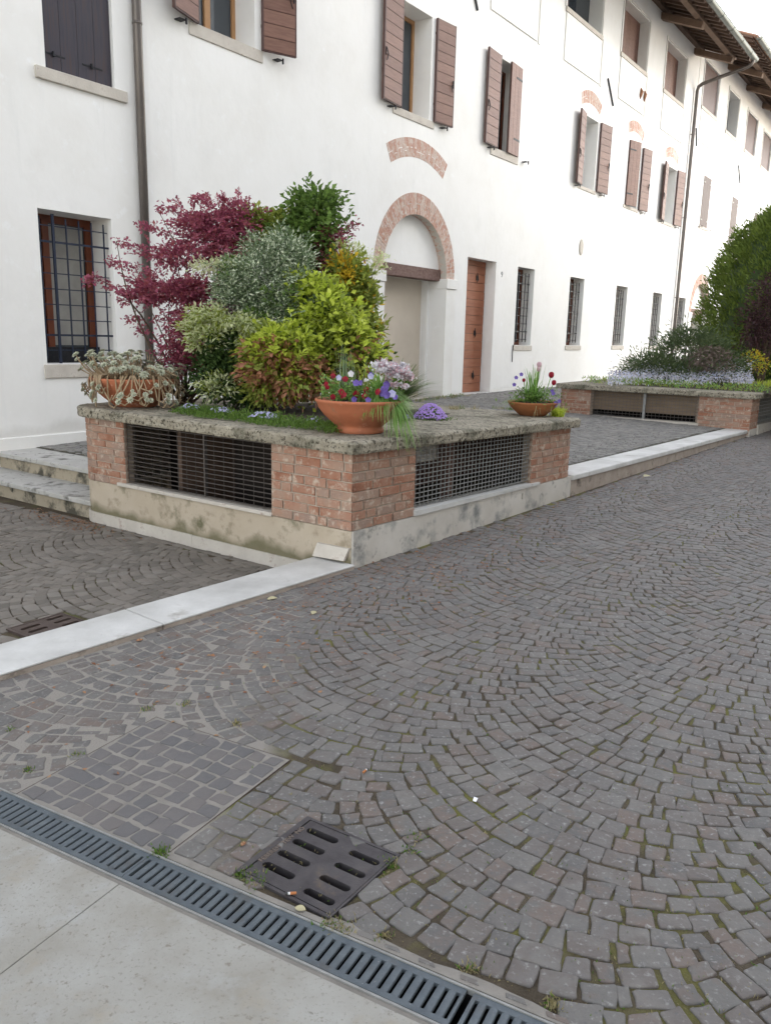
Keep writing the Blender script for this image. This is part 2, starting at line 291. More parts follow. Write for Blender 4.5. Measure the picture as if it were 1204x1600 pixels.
# ------------------------------------------------------------------ cobbles
BAND = 1.07; AX = rad(38); BW0 = -.96
AV = np.array([math.sin(AX), math.cos(AX)]); BV = np.array([math.cos(AX), -math.sin(AX)])
def fan_stones(smin, smax, wmin, wmax, keep, pitch=.083, r=.80, L0=.078, seed=1):
    """segmental arcs: every band of width BAND holds quarter-circle rows shifted along the street axis"""
    rg = random.Random(seed); out = []
    k0 = int(math.floor((wmin-BW0)/BAND))-1; k1 = int(math.ceil((wmax-BW0)/BAND))+1
    amax = math.asin(BAND/2/r)
    for k in range(k0, k1+1):
        wc = BW0+k*BAND
        s0 = smin+rg.random()*pitch+r*.7
        j = 0
        s = s0
        while s < smax+r:
            n = max(8, int(round(2*amax*r/L0))); 
            cuts = [-amax+2*amax*i/n for i in range(n+1)]
            cuts = [c+(rg.uniform(-.33, .33)*2*amax/n if 0 < i < n else 0) for i, c in enumerate(cuts)]
            for a0, a1 in zip(cuts[:-1], cuts[1:]):
                a = (a0+a1)/2; wob = .008*math.sin(s*3.1+a*4+k)
                ww = wc+r*math.sin(a); ss = s-r*math.cos(a)+wob
                P = ss*AV+ww*BV
                if not keep(P[0], P[1]): continue
                # outward normal of the arc (pointing back towards -axis)
                nd = BV*math.sin(a)-AV*math.cos(a); td = BV*math.cos(a)+AV*math.sin(a)
                h = pitch*math.cos(a)  # local row spacing
                out.append((P[0], P[1], td[0], td[1], (a1-a0)*r, h))
            s += pitch*rg.uniform(.96, 1.04); j += 1
    return np.array(out)
def stones_mesh(name, st, zf, matn, top=0.0, gap=.0050, near=None, parent=None, kind=None, hj=.0025):
    """st rows: x y tx ty length width"""
    n = len(st); rg = RNG
    c = st[:, :2]; t = st[:, 2:4]; nn = np.stack([-t[:, 1], t[:, 0]], 1)
    gap = gap*(1+.25*np.clip((-.25-c[:, 0])/.25, 0, 1)*(c[:, 1] < 4.6)) if matn == 'cobble' else (gap*.6 if matn == 'cobble_brown' else gap)
    L = (st[:, 4]-gap*rg.uniform(.6, 1.5, n))/2; W = (st[:, 5]-gap*rg.uniform(.6, 1.4, n))/2
    L = np.maximum(L, .012); W = np.maximum(W, .012)
    z = np.array([zf(a, b) for a, b in c])+top+rg.uniform(-hj, hj*.6, n)
    tilt = rg.normal(0, .028, (n, 2))
    sg = np.array([(-1, -1), (1, -1), (1, 1), (-1, 1)], float)
    cor = np.stack([sg[:, 0][None]*L[:, None], sg[:, 1][None]*W[:, None]], 2)
    cor = cor+rg.uniform(-.0075, .0075, cor.shape)
    # each side bulges a little: 3 points a side -> 12-gon with the corners cut
    pts = []
    for i in range(4):
        a = cor[:, i]; b = cor[:, (i+1) % 4]; e = b-a; ln = np.linalg.norm(e, axis=1, keepdims=True); o = np.stack([e[:, 1], -e[:, 0]], 1)/np.maximum(ln, 1e-6)
        q = rg.uniform(.03, .11, (n, 1)); pts.append(a+e*q+o*rg.uniform(-.001, .001, (n, 1)))
        pts.append(a+e*rg.uniform(.4, .6, (n, 1))+o*rg.uniform(-.0035, .003, (n, 1)))
        q = rg.uniform(.03, .11, (n, 1)); pts.append(b-e*q+o*rg.uniform(-.001, .001, (n, 1)))
    P = np.stack(pts, 1); K = P.shape[1]
    far = np.hypot(c[:, 0], c[:, 1]) > 7.5 if near is None else np.full(n, not near)
    Vs = []; obj = None
    def ring(Pq, sc_, dz, idx):
        q = Pq[idx]*sc_ if np.isscalar(sc_) else Pq[idx]-unit(Pq[idx])*sc_[0]
        x = c[idx, 0][:, None]+q[:, :, 0]*t[idx, 0][:, None]+q[:, :, 1]*nn[idx, 0][:, None]
        y = c[idx, 1][:, None]+q[:, :, 0]*t[idx, 1][:, None]+q[:, :, 1]*nn[idx, 1][:, None]
        zz = z[idx][:, None]+dz+q[:, :, 0]*tilt[idx, 0][:, None]+q[:, :, 1]*tilt[idx, 1][:, None]
        return np.stack([x, y, zz], 2)
    groups = []
    for idx, rs in ((np.where(~far)[0], [(1.0, -.02), (1.0, -.0035), ([.002], -.0010), ([.006], 0)]), (np.where(far)[0], [(1.0, -.015), (1.0, -.003), ([.004], 0)])):
        if len(idx) == 0: continue
        R = np.stack([ring(P, a if np.isscalar(a) else a, b, idx) for a, b in rs], 1)  # n, rings, K, 3
        groups.append(R)
    V = []; quads = []; caps = []; base = 0
    for R in groups:
        m, nr, K, _ = R.shape; V.append(R.reshape(-1, 3)); b = base+np.arange(m)[:, None]*nr*K
        for q in range(nr-1):
            i = np.arange(K); j = (i+1) % K
            f = np.stack([q*K+i, q*K+j, (q+1)*K+j, (q+1)*K+i], 1)
            quads.append((b[:, :, None]+f[None]).reshape(-1, 4))
        caps.append(b+(nr-1)*K+np.arange(K)[None]); base += m*nr*K
    V = np.concatenate(V); Q = np.concatenate(quads); C = np.concatenate(caps)
    if parent:
        Wi = np.array(wmat(parent).inverted()); V = V @ Wi[:3, :3].T+Wi[:3, 3]
    me = bpy.data.meshes.new(name); me.vertices.add(len(V)); me.vertices.foreach_set('co', V.astype(np.float32).ravel())
    me.loops.add(Q.size+C.size); me.loops.foreach_set('vertex_index', np.concatenate([Q.ravel(), C.ravel()]).astype(np.int32))
    me.polygons.add(len(Q)+len(C)); ls = np.concatenate([np.arange(len(Q))*4, Q.size+np.arange(len(C))*K]).astype(np.int32); me.polygons.foreach_set('loop_start', ls)
    try: me.polygons.foreach_set('loop_total', np.concatenate([np.full(len(Q), 4), np.full(len(C), K)]).astype(np.int32))
    except Exception: pass
    me.materials.append(MATS[matn]); me.update(calc_edges=True); me.validate()
    o = bpy.data.objects.new(name, me); COL.objects.link(o)
    if parent: o.parent = parent
    if kind: o['kind'] = kind
    print(name, n, 'stones'); return o
def join(objs, name):
    """merge meshes that are one surface into one object"""
    a = objs[0]; me = bpy.data.meshes.new(name); bm = bmesh.new(); mats = []
    for o in objs:
        off = []
        for m in o.data.materials:
            if m not in mats: mats.append(m)
            off.append(mats.index(m))
        n0 = len(bm.faces); bm.from_mesh(o.data); bm.faces.ensure_lookup_table()
        for f in bm.faces[n0:]: f.material_index = off[f.material_index]
    bm.to_mesh(me); bm.free()
    for m in mats: me.materials.append(m)
    kind = a.get('kind'); par = a.parent
    for o in objs: bpy.data.objects.remove(o)
    o = bpy.data.objects.new(name, me); COL.objects.link(o); o.parent = par
    if kind: o['kind'] = kind
    return o

# ================================================================== THE GROUND
SY = rad(38.6); PA = np.array([-.218, 5.082, 0])
FK = frame(PA, SY)                                  # x along kerb and planter front, y into the terrace side
LYAW = rad(-54.5); FL = frame(PA, LYAW+math.pi)     # x towards the corner along the planter's left face, y into the planter
FKi = FK.inverted(); FDi = FD.inverted(); FLi = FL.inverted(); FFi = FF.inverted()
def loc(Fi, x, y, z=0): return Fi @ Vector((x, y, z))
def proj(x, y, z):
    v = CR @ (np.array([x, y, z])-EYE)
    return (602+F_PX*v[0]/v[2], 800+F_PX*v[1]/v[2]) if v[2] > .1 else (1e5, 1e5)
def inview(x, y, z, mx=160, my=170):
    p = proj(x, y, z); return -mx < p[0] < 1204+mx and -50 < p[1] < 1600+my
def street_z(x, y):
    s = (FKi @ Vector((x, y, 0)))[0]
    return .0085*(s+math.sqrt(s*s+.3)) if s < 20 else .0085*40
COVER1 = [(.944, .057), (.972, .381), (1.317, .358), (1.279, .028)]
def in_poly(p, Q, grow=0):
    c = (sum(q[0] for q in Q)/len(Q), sum(q[1] for q in Q)/len(Q)); ins = True
    s0 = None
    for i in range(len(Q)):
        a = Q[i]; b = Q[(i+1) % len(Q)]; ex, ey = b[0]-a[0], b[1]-a[1]; l = math.hypot(ex, ey)
        d = ((p[0]-a[0])*ey-(p[1]-a[1])*ex)/l; dc = ((c[0]-a[0])*ey-(c[1]-a[1])*ex)/l
        if d*(1 if dc > 0 else -1) < -grow: return False
    return True
def grid_sheet(name, F, xs, ys, zf, keep, mats, mi=None, parent=None):
    mb = MB(); idx = {}
    for i in range(len(xs)-1):
        for j in range(len(ys)-1):
            cx, cy = (xs[i]+xs[i+1])/2, (ys[j]+ys[j+1])/2
            P = F @ Vector((cx, cy, 0))
            if not keep(cx, cy, P[0], P[1]): continue
            q = []
            for (a, b) in ((i, j), (i+1, j), (i+1, j+1), (i, j+1)):
                if (a, b) not in idx:
                    W = F @ Vector((xs[a], ys[b], 0)); idx[(a, b)] = len(mb.v); mb.v.append((W[0], W[1], zf(W[0], W[1])))
                q.append(idx[(a, b)])
            mb.f.append(tuple(q)); mb.m.append(mi(P[0], P[1]) if mi else 0)
    return mb.build(name, mats, parent)
def frange(a, b, s): return [a+s*i for i in range(int(round((b-a)/s))+1)]
# --- street
HA, HB = (.975, 1.287), (.056, .345)
xs = sorted(set([-30, -20, -12, -8, -6]+frange(-5, 4, .125)+frange(5, 60, 1)+list(HA))); ys = sorted(set(frange(0, 7, .125)+frange(8, 70, 1)+list(HB)+[.006]))
xs = [x for x in xs]; ys = [y for y in ys if y != 0]
def st_keep(a, b, x, y):
    if HA[0] < a < HA[1] and HB[0] < b < HB[1]: return False
    k = FKi @ Vector((x, y, 0))
    return k[1] < .16 or (k[0] > .3 and k[1] < 1.5)
street = grid_sheet('street', FD, xs, ys, lambda x, y: street_z(x, y)-.0065+.0040*min(1, max(0, (-.3-x)/.3))*(1 if y < 4.6 else 0), st_keep, ['joint', 'cobble'], lambda x, y: 1 if (y > 19 or x > 12 or x < -6) else 0)
def st_stone_keep(x, y):
    if y > 19 or not inview(x, y, 0): return False
    k = FKi @ Vector((x, y, 0))
    if k[1] > -.03: return False
    d = FDi @ Vector((x, y, 0)); a, b = d[0], d[1]
    if b < (.045 if a > .72 else .012): return False
    if .045 < a < .735 and b < .660: return False
    if a < .945 and a > .7 and b < .668: return False
    if in_poly((a, b), COVER1, -.004): return False
    return True
st = fan_stones(-1.5, 24, -4.2, 9, st_stone_keep)
for i, b0 in enumerate(frange(.035, .62, .078)):    # straight courses between the paved cover and the gully
    for k in range(3):
        P = FD @ Vector((.763+.075*k+random.uniform(-.004, .004), b0+.036, 0)); an = rad(118.1)+random.uniform(-.06, .06); st = np.vstack([st, [P[0], P[1], math.sin(an), math.cos(an), .075+random.uniform(-.006, .004), .077]])
so_ = stones_mesh('cobbles', st, street_z, 'cobble', top=0)
# mortar strip along the drain
ms = MB(FD)
ms.box(.735, 1.0, .004, .03, -.03, .001); ms.box(1.0, 1.28, .004, .022, -.03, .001)
R_ = []
for i in range(160):
    a = 1.28+i*.05; w_ = .040+.006*math.sin(i*.9)+random.uniform(-.003, .003); R_.append([(a, .004, -.03), (a, w_, -.03), (a, w_-.003, .0), (a, .004, .0015)])
ms.loft(R_, 0, True)
ms_o = ms.build('strip', 'mortar_light')
es = MB(FD); a = 1.36
while a < 9:
    l = random.uniform(.045, .085); y0 = .009+.004*random.random(); y1 = y0+random.uniform(.016, .024)
    es.hexa([(a+.006, y0, -.01), (a+l, y0+.003, -.01), (a+l-.01, y1, -.01), (a, y1-.003, -.01), (a+.010, y0+.003, .0035), (a+l-.004, y0+.005, .0035), (a+l-.013, y1-.003, .0035), (a+.005, y1-.005, .0035)]); a += l+random.uniform(.01, .06)
es_o = es.build('setts', 'cobble')
street = join([street, so_, ms_o, es_o], 'street'); struct(street)
# --- lower paving left of the planter
xs = frange(-14, 0.4, .4); ys = frange(.02, 4.6, .3)
low = grid_sheet('lower_paving', FK, frange(-12, .3, .3), frange(.10, 6.4, .3), low_z, lambda a, b, x, y: True, ['joint_brown'])
CL = frame((-2.055, 4.12, -.12), rad(34))           # gully cover there
CLi = CL.inverted()
def low_keep(x, y):
    k = FKi @ Vector((x, y, 0)); l = FLi @ Vector((x, y, 0))
    if k[1] < .36 or l[1] > -.085 or not inview(x, y, -.12, 120): return False
    c = CLi @ Vector((x, y, 0))
    if -.005 < c[0] < .345 and -.345 < c[1] < .005: return False
    return True
ls = fan_stones(-1.5, 9, -8, 0, low_keep, seed=4)
lo = stones_mesh('cobbles', ls, lambda x, y: -.112, 'cobble_brown', near=True)
row = []; s = .45
while s < 3.3:
    l = random.uniform(.10, .2); P = FL @ Vector((-s-l/2, -.05, 0)); row.append((P[0], P[1], math.sin(LYAW), math.cos(LYAW), l, .06)); s += l
ro = stones_mesh('border', np.array(row), lambda x, y: -.112, 'cobble_brown', near=True)
low = join([low, lo, ro], 'lower_paving'); struct(low)
# --- terrace in front of the building
us = frange(4.88, 60, .8); EDGE = lambda u: 5.08+.095*(u-4.4) if u < 7.1 else (5.337+.05*(u-7.1))
tb = MB(); NJ = 10
for u0, u1 in zip(us[:-1], us[1:]):
    for j in range(NJ):
        q = []
        for u, jj in ((u0, j), (u1, j), (u1, j+1), (u0, j+1)):
            n_ = EDGE(u)*jj/NJ-.05*(1 if jj == 0 else 0); P = FU*u+FN*(n_-WALLD); q.append((P[0], P[1], terr_z(P[0], P[1])-.006))
        tb.face(q[::-1])
for a0, a1 in zip(frange(2.85, 5.05, .55)[:-1], frange(2.85, 5.05, .55)[1:]):   # strip behind the steps' upper tread up to the wall
    pass
terr = tb.build('terrace', 'joint_terrace')
def terr_keep(x, y):
    u, n = to_un(x, y)
    if n < .04 or n > EDGE(u)-.1 or u < 4.92 or y > 24 or not inview(x, y, .3, 60): return False
    k = FKi @ Vector((x, y, 0)); l = FLi @ Vector((x, y, 0))
    if 0 < k[0] < 3.0 and k[1] < 2.9: return False
    if l[0] < .3 and l[0] > -3 and l[1] < 2.9: return False
    return k[1] > .33
ts = fan_stones(-2, 26, -12, 1, terr_keep, seed=9, pitch=.085)
to_ = stones_mesh('cobbles', ts, terr_z, 'cobble_terrace', near=False, hj=.004)
terr = join([terr, to_], 'terrace'); struct(terr)
# --- stone pavement in the foreground
pv = MB(FD)
def pslab(a0, a1, b0, b1):
    g = .0012; pv.bbox(a0+g, a1-g, b0+g, b1-g, -.08, .0, .0015)
pslab(-6, -.9, -5, -.145); pslab(-.9, .700, -5, -.145); pslab(.700, 2.35, -5, -.145); pslab(2.35, 4.0, -5, -.145); pslab(4, 9, -5, -.145)
pv.box(-6, 9, -5, -.14, -.09, -.081)
pave = struct(pv.build('pavement', 'paving_slab'))
pj = MB(FD); pj.box(-6, 9, -.1449, -.1335, -.08, -.0025); pj.build('pavement_joint', 'mortar_light', pave)
# --- kerbs
kb = MB(FK); KJ = [-9, -6.4, -4.9, -3.25, -1.50, -.004]
for a, b in zip(KJ[:-1], KJ[1:]):
    t_ = random.uniform(-.002, .001); kb.bbox(a+.003, b-.003, -.035, .30, .022, .035+t_, .004)
    kb.box(a+.003, b-.003, -.033, .29, -.22, .0215, 1)
kerb = struct(kb.build('kerb', ['marble', 'kerb_side']))
k2 = MB(FK)
KJ = [3.165, 4.35, 5.6, 6.9, 8.1, 9.05]
for a, b in zip(KJ[:-1], KJ[1:]):
    k2.bbox(a+.003, b-.003, -.03+random.uniform(-.003, .003), .28, .205, .258+random.uniform(-.003, .001), .007, 0)
    k2.box(a+.002, b-.002, -.012, .28, -.1, .204, 1)
k2.bbox(9.06, 26, .02, .3, -.1, .262, .004, 0)
kerb2 = struct(k2.build('kerb', ['marble', 'kerb_side']))

# --- access cover paved with setts
ac = thing('access_cover', 'recessed square cover filled with small square setts in pale mortar beside the slotted drain', 'access cover', tuple(FD @ Vector((.39, .33, 0))))
b_ = MB(FD); b_.box(.0750, .7190, .005, .6432, -.03, -.0017); b_.build('bedding', 'mortar_light', ac)
f_ = MB(FD)
for q in ((.0725, .0745, .004, .6455), (.7195, .7215, .03, .6455)): f_.box(q[0], q[1], q[2], q[3], -.03, -.001)
f_.box(.0746, .7194, .6435, .6455, -.03, -.001); f_.build('frame', 'cast_iron_rust', ac)
rows = []
b0 = .012
while b0 < .63:
    h = .0700+random.uniform(-.0015, .0015); a0 = .082+random.uniform(-.002, .002)
    while a0 < .70:
        l = min(.0700+random.uniform(-.003, .003), .714-a0)
        if l > .03:
            P = FD @ Vector((a0+l/2, b0+h/2, 0)); an = rad(118.1)+random.uniform(-.04, .04); rows.append((P[0], P[1], math.sin(an), math.cos(an), l, min(h, .638-b0)))
        a0 += l
    b0 += h
stones_mesh('paving', np.array(rows), lambda x, y: 0, 'cobble_panel', top=.001, near=True, parent=ac, gap=.0062, hj=.0015)

# --- slotted drain channel
dc = thing('drain_channel', 'long galvanised steel drain channel with narrow cross slots between pavement and cobbles', 'drain', tuple(FD @ Vector((.8, -.06, 0))))
fr = MB(FD)
fr.box(-6, 9, -.0055, -.0005, -.10, .003); fr.box(-6, 9, -.1330, -.1275, -.10, .002)
fr.build('rail', 'galvanised', dc)
tr = MB(FD); tr.box(-6, 9, -.127, -.006, -.20, -.19); tr.box(-6, 9, -.127, -.122, -.19, -.012); tr.box(-6, 9, -.011, -.006, -.19, -.012); tr.build('trough', 'void', dc)
def grating(a0, a1):
    g = MB(FD); z0, z1 = -.010, -.0005; y0, y1 = -.1235, -.0065
    g.box(a0, a1, y1-.018, y1, z0, z1); g.box(a0, a1, y0, y0+.016, z0, z1)
    p = .0285; n = int(round((a1-a0)/p)); p = (a1-a0)/n; sl = .0085; ya, yb = y0+.016, y1-.018
    g.box(a0, a0+p/2-sl/2, ya, yb, z0, z1)
    for i in range(n):
        c = a0+p*(i+.5); xr = a0+p*(i+1)
        # rounded bar between two slots, crowned across
        x0 = c+sl/2; x1 = xr+(p/2-sl/2 if i < n-1 else 0)
        prof = [(x0, z0), (x0, z1-.003), (x0+.002, z1-.0006), ((x0+x1)/2, z1+.0002), (x1-.002, z1-.0006), (x1, z1-.003), (x1, z0)]
        g.loft([[(x, ya, z) for x, z in prof], [(x, yb, z) for x, z in prof]], 0, False)
        # round slot ends
        for yy, sg in ((ya, 1), (yb, -1)):
            for k in range(3):
                t = (k+.5)/3; ww = sl/2*(1-math.sqrt(max(0, 1-(1-t)**2))); 
                g.box(c-sl/2, c-sl/2+ww, min(yy+sg*sl/2*k/3, yy+sg*sl/2*(k+1)/3), max(yy+sg*sl/2*k/3, yy+sg*sl/2*(k+1)/3), z0, z1-.001)
                g.box(c+sl/2-ww, c+sl/2, min(yy+sg*sl/2*k/3, yy+sg*sl/2*(k+1)/3), max(yy+sg*sl/2*k/3, yy+sg*sl/2*(k+1)/3), z0, z1-.001)
    return g.build('grating', 'drain_steel', dc)
for a0, a1 in ((-1.32, -.32), (-.318, .682), (.684, 1.684), (1.702, 2.70), (2.703, 3.70)): grating(a0, a1)

# --- cast iron gully covers
def text_mesh(name, s, size, depth, F, m, parent, font_bold=0):
    cu = bpy.data.curves.new(name, 'FONT'); cu.body = s; cu.size = size; cu.extrude = depth; cu.offset = font_bold; cu.align_x = 'CENTER'; cu.align_y = 'CENTER'
    t = bpy.data.objects.new(name, cu); COL.objects.link(t); dg = bpy.context.evaluated_depsgraph_get()
    me = bpy.data.meshes.new_from_object(t.evaluated_get(dg)); bpy.data.objects.remove(t); me.transform(F if parent is None else wmat(parent).inverted() @ F)
    me.materials.clear(); me.materials.append(MATS[m]); o = bpy.data.objects.new(name, me); COL.objects.link(o); o.parent = parent; return o
def gully(F, quad, label, m, text=None, slots_rot=False, zt=.004):
    """quad: corner points in F (x,y); unit square coordinates (p,q): p along the slots"""
    A, B, C_, D_ = [Vector((q[0], q[1], 0)) for q in quad]   # A(0,0) B(0,1) C(1,1) D(1,0)
    def U(p, q, z): v = A*(1-p)*(1-q)+B*(1-p)*q+C_*p*q+D_*p*(1-q); return (v[0], v[1], z)
    t = thing('gully_cover', label, 'drain cover', tuple(F @ Vector(U(.5, .5, 0))))
    f = MB(F)
    def cell(mb, p0, p1, q0, q1, z0, z1, mi=0): mb.hexa([U(p0, q0, z0), U(p1, q0, z0), U(p1, q1, z0), U(p0, q1, z0), U(p0, q0, z1), U(p1, q0, z1), U(p1, q1, z1), U(p0, q1, z1)], mi)
    e = .055
    cell(f, 0, e, 0, 1, -.05, zt); cell(f, 1-.02, 1, 0, 1, -.05, zt); cell(f, e, 1-.02, 0, .03, -.05, zt-.0005); cell(f, e, 1-.02, 1-.03, 1, -.05, zt-.0005)
    f.build('frame', m, t)
    g = MB(F); lo_, hi_ = (e+.012, .034+.008), (1-.028, 1-.038)
    SL = []
    qs = [.235, .43, .63, .83] if True else []
    for q in [.2, .405, .61, .815]: SL.append((.125, .46, q-.043+.02, q+.043+.02))
    for q in [.155, .365, .575, .785]: SL.append((.625, .925, q-.04, q+.04))
    ps = sorted(set([lo_[0], hi_[0], .125, .46, .625, .925])); qq = sorted(set([lo_[1], hi_[1]]+[x for s_ in SL for x in s_[2:]]))
    for i in range(len(ps)-1):
        for j in range(len(qq)-1):
            pc, qc = (ps[i]+ps[i+1])/2, (qq[j]+qq[j+1])/2
            if any(s_[0] < pc < s_[1] and s_[2] < qc < s_[3] for s_ in SL): continue
            dish = 0
            cell(g, ps[i], ps[i+1], qq[j], qq[j+1], -.022, zt-.0015)
    for s_ in SL:    # round the slot ends with small corner fillets
        rq = (s_[3]-s_[2])/2; rp = rq
        for pe, sg in ((s_[0], 1), (s_[1], -1)):
            for qe, sq in ((s_[2], 1), (s_[3], -1)):
                for k in range(4):
                    a0_, a1_ = k/4, (k+1)/4; wq = rq*(1-math.sqrt(1-(1-(a0_+a1_)/2)**2))
                    p0, p1 = sorted((pe+sg*rp*a0_, pe+sg*rp*a1_)); q0, q1 = sorted((qe, qe+sq*wq))
                    if q1-q0 > 1e-4: cell(g, p0, p1, q0, q1, -.022, zt-.002)
    g.build('grate', m, t)
    v = MB(F); cell(v, .03, .99, .02, .98, -.40, -.39)
    for q in ((.03, .035, .02, .98), (.985, .99, .02, .98), (.035, .985, .02, .025), (.035, .985, .975, .98)): cell(v, *q, -.39, -.045)
    v.build('pit', 'void', t)
    if text:
        a0_ = Vector(U(.085, .15, 0)); a1_ = Vector(U(.085, .9, 0)); c = (a0_+a1_)/2; d = (a1_-a0_).normalized()
        # lettering reads along the edge
        R_ = Matrix(((d[0], -d[1], 0, c[0]), (d[1], d[0], 0, c[1]), (0, 0, 1, zt-.0012), (0, 0, 0, 1)))
        text_mesh('lettering', text, .023, .0016, F @ R_, 'iron_lettering', t, .0004)
    return t
gully(FD, COVER1, 'dark cast iron gully cover with eight slots and worn lettering set in the cobbles', 'cast_iron', 'FEBEREH  TEW  NO')
gully(CL, [(0, 0), (0, -.34), (.34, -.34), (.34, 0)], 'brown iron gully cover half hidden behind the white kerb in the lower paving', 'cast_iron_rust', None, zt=.016)

# ================================================================== STEPS
sp = thing('stone_steps', 'two shallow grey stone steps with dark streaks beside the raised brick planter', 'steps', tuple(FF @ Vector((4.3, -1, -.12))))
def tread(u0, u1, z0, z1, ztop, y0=-2.35, y1=.0):
    a = MB(FF); a.bbox(u0-.035, u1, y0, y1+.0, ztop-.045, ztop, .006); a.box(u0, u1-.01, y0, y1, z0, ztop-.0455, 1); a.build('step', ['step_stone', 'riser'], sp)
tread(4.06, 4.50, -.3, 0, .048); tread(4.46, 4.90, -.1, 0, .212)

# ================================================================== RAISED PLANTERS
def path_pts(seq, step=.04):
    """seq: list of 2d points (arcs already sampled) -> dense polyline with cumulative length"""
    P = [Vector(p) for p in seq]; out = [P[0]]; L = [0.0]
    for a, b in zip(P[:-1], P[1:]):
        n = max(1, int((b-a).length/step))
        for i in range(1, n+1):
            q = a.lerp(b, i/n); L.append(L[-1]+(q-out[-1]).length); out.append(q)
    return out, L
class Path:
    def __init__(s, seq): 
        s.P = [Vector(p) for p in seq]; s.L = [0.0]
        for a, b in zip(s.P[:-1], s.P[1:]): s.L.append(s.L[-1]+(b-a).length)
        s.N = []
        for i in range(len(s.P)):
            ns = []
            for j in (i-1, i):
                if 0 <= j < len(s.P)-1: t = (s.P[j+1]-s.P[j]).normalized(); ns.append(Vector((t[1], -t[0])))
            n = sum(ns, Vector((0, 0))).normalized(); s.N.append(n/max(.5, n.dot(ns[0])))
    def at(s, t, off=0):     # off: outwards (right of travel)
        t = max(0, min(s.L[-1]-1e-6, t)); i = 0
        while s.L[i+1] <= t: i += 1
        f = (t-s.L[i])/(s.L[i+1]-s.L[i]); p = s.P[i].lerp(s.P[i+1], f); n = s.N[i].lerp(s.N[i+1], f); return p+n*off
    def stops(s, a, b): return [a]+[l for l in s.L if a+1e-4 < l < b-1e-4]+[b]
    def slab(s, mb, a, b, zf0, zf1, o0, o1, mi=0, sag=0, jit=0):
        """a strip of masonry from path length a to b, between offsets o0 (inner) and o1 (outer)"""
        R = []
        for t in s.stops(a, b):
            pi, po = s.at(t, o0), s.at(t, o1); z0, z1 = zf0(t), zf1(t)
            R.append([(pi[0], pi[1], z0), (po[0], po[1], z0), (po[0], po[1], z1), (pi[0], pi[1], z1)])
        mb.loft(R, mi, True)
def bricks(path, mb, a, b, zf0, zf1, seed=0, mortar=1):
    rg = random.Random(seed); h = sum((zf1(t)-zf0(t)) for t in (a, b))/2; n = max(1, round(h/.0625))
    path.slab(mb, a, b, zf0, zf1, -.09, -.003, mortar)
    corners = [l for l, N in zip(path.L, path.N) if N.length > 1.25]
    for c in range(n):
        cuts = [a]; x = a-(.11 if c % 2 else 0)+rg.uniform(-.02, .02)
        while x < b:
            x += .218+rg.uniform(-.03, .015)
            if rg.random() < .18: x -= .1
            if a+.05 < x < b-.05: cuts.append(x)
        cuts.append(b)
        for l in corners:
            if a < l < b: cuts = sorted([q for q in cuts if abs(q-l) > .06]+[l])
        for p, q in zip(cuts[:-1], cuts[1:]):
            o = rg.uniform(.002, .009); g = rg.uniform(.0035, .006); g0 = 0 if (p == a or p in corners) else g; g1 = 0 if (q == b or q in corners) else g
            lo = lambda t, k=c, d=rg.uniform(.002, .0055): zf0(t)+(zf1(t)-zf0(t))*k/n+d
            hi = lambda t, k=c, d=rg.uniform(.002, .0055): zf0(t)+(zf1(t)-zf0(t))*(k+1)/n-d
            lo2 = lambda t, f=lo: f(t)+.004
            hi2 = lambda t, f=hi: f(t)-.004
            # body and a slightly smaller worn face
            R = []
            st_ = path.stops(p+g0, q-g1)
            for i, t in enumerate(st_):
                e = .004 if i in (0, len(st_)-1) and len(st_) > 1 else 0
                w1 = path.at(t, -.03); w2 = path.at(t, o-.005); w3 = path.at(t+(e if i == 0 else -e), o+rg.uniform(-.001, .0015))
                R.append([(w1[0], w1[1], lo(t)), (w2[0], w2[1], lo(t)), (w3[0], w3[1], lo2(t)), (w3[0], w3[1], hi2(t)), (w2[0], w2[1], hi(t)), (w1[0], w1[1], hi(t))])
            mb.loft(R, 0, True)
def cap_slab(outline, ztop, thick, name, parent, joints=()):
    """a rough stone capping; outline counter-clockwise world points"""
    P = Path(list(outline)+[outline[0]]); tot = P.L[-1]; n = int(tot/.028); rg = random.Random(5)
    ts = [tot*i/n for i in range(n)]
    mb = MB(); cx = sum(p[0] for p in outline)/len(outline); cy = sum(p[1] for p in outline)/len(outline)
    prof = [(-.10, -thick), (-.004, -thick), (.002, -thick*.82), (.001, -thick*.5), (.003, -thick*.22), (-.004, -.006), (-.016, .0), (-.10, .001)]
    rings = []
    for (off, dz) in prof:
        r = []
        for t in ts:
            p = P.at(t, off+(rg.gauss(0, .0017) if off > -.05 else 0)); z = ztop(p[0], p[1])+dz+(rg.gauss(0, .0009) if off > -.05 else 0); r.append((p[0], p[1], z))
        rings.append(r)
    mb.loft(rings, 0, False)
    k = len(mb.v)-n; mb.f.append(tuple(k+i for i in range(n))); mb.m.append(0)
    mb.f.append(tuple(i for i in reversed(range(n)))); mb.m.append(0)
    return mb.build(name, 'cap_stone', parent)
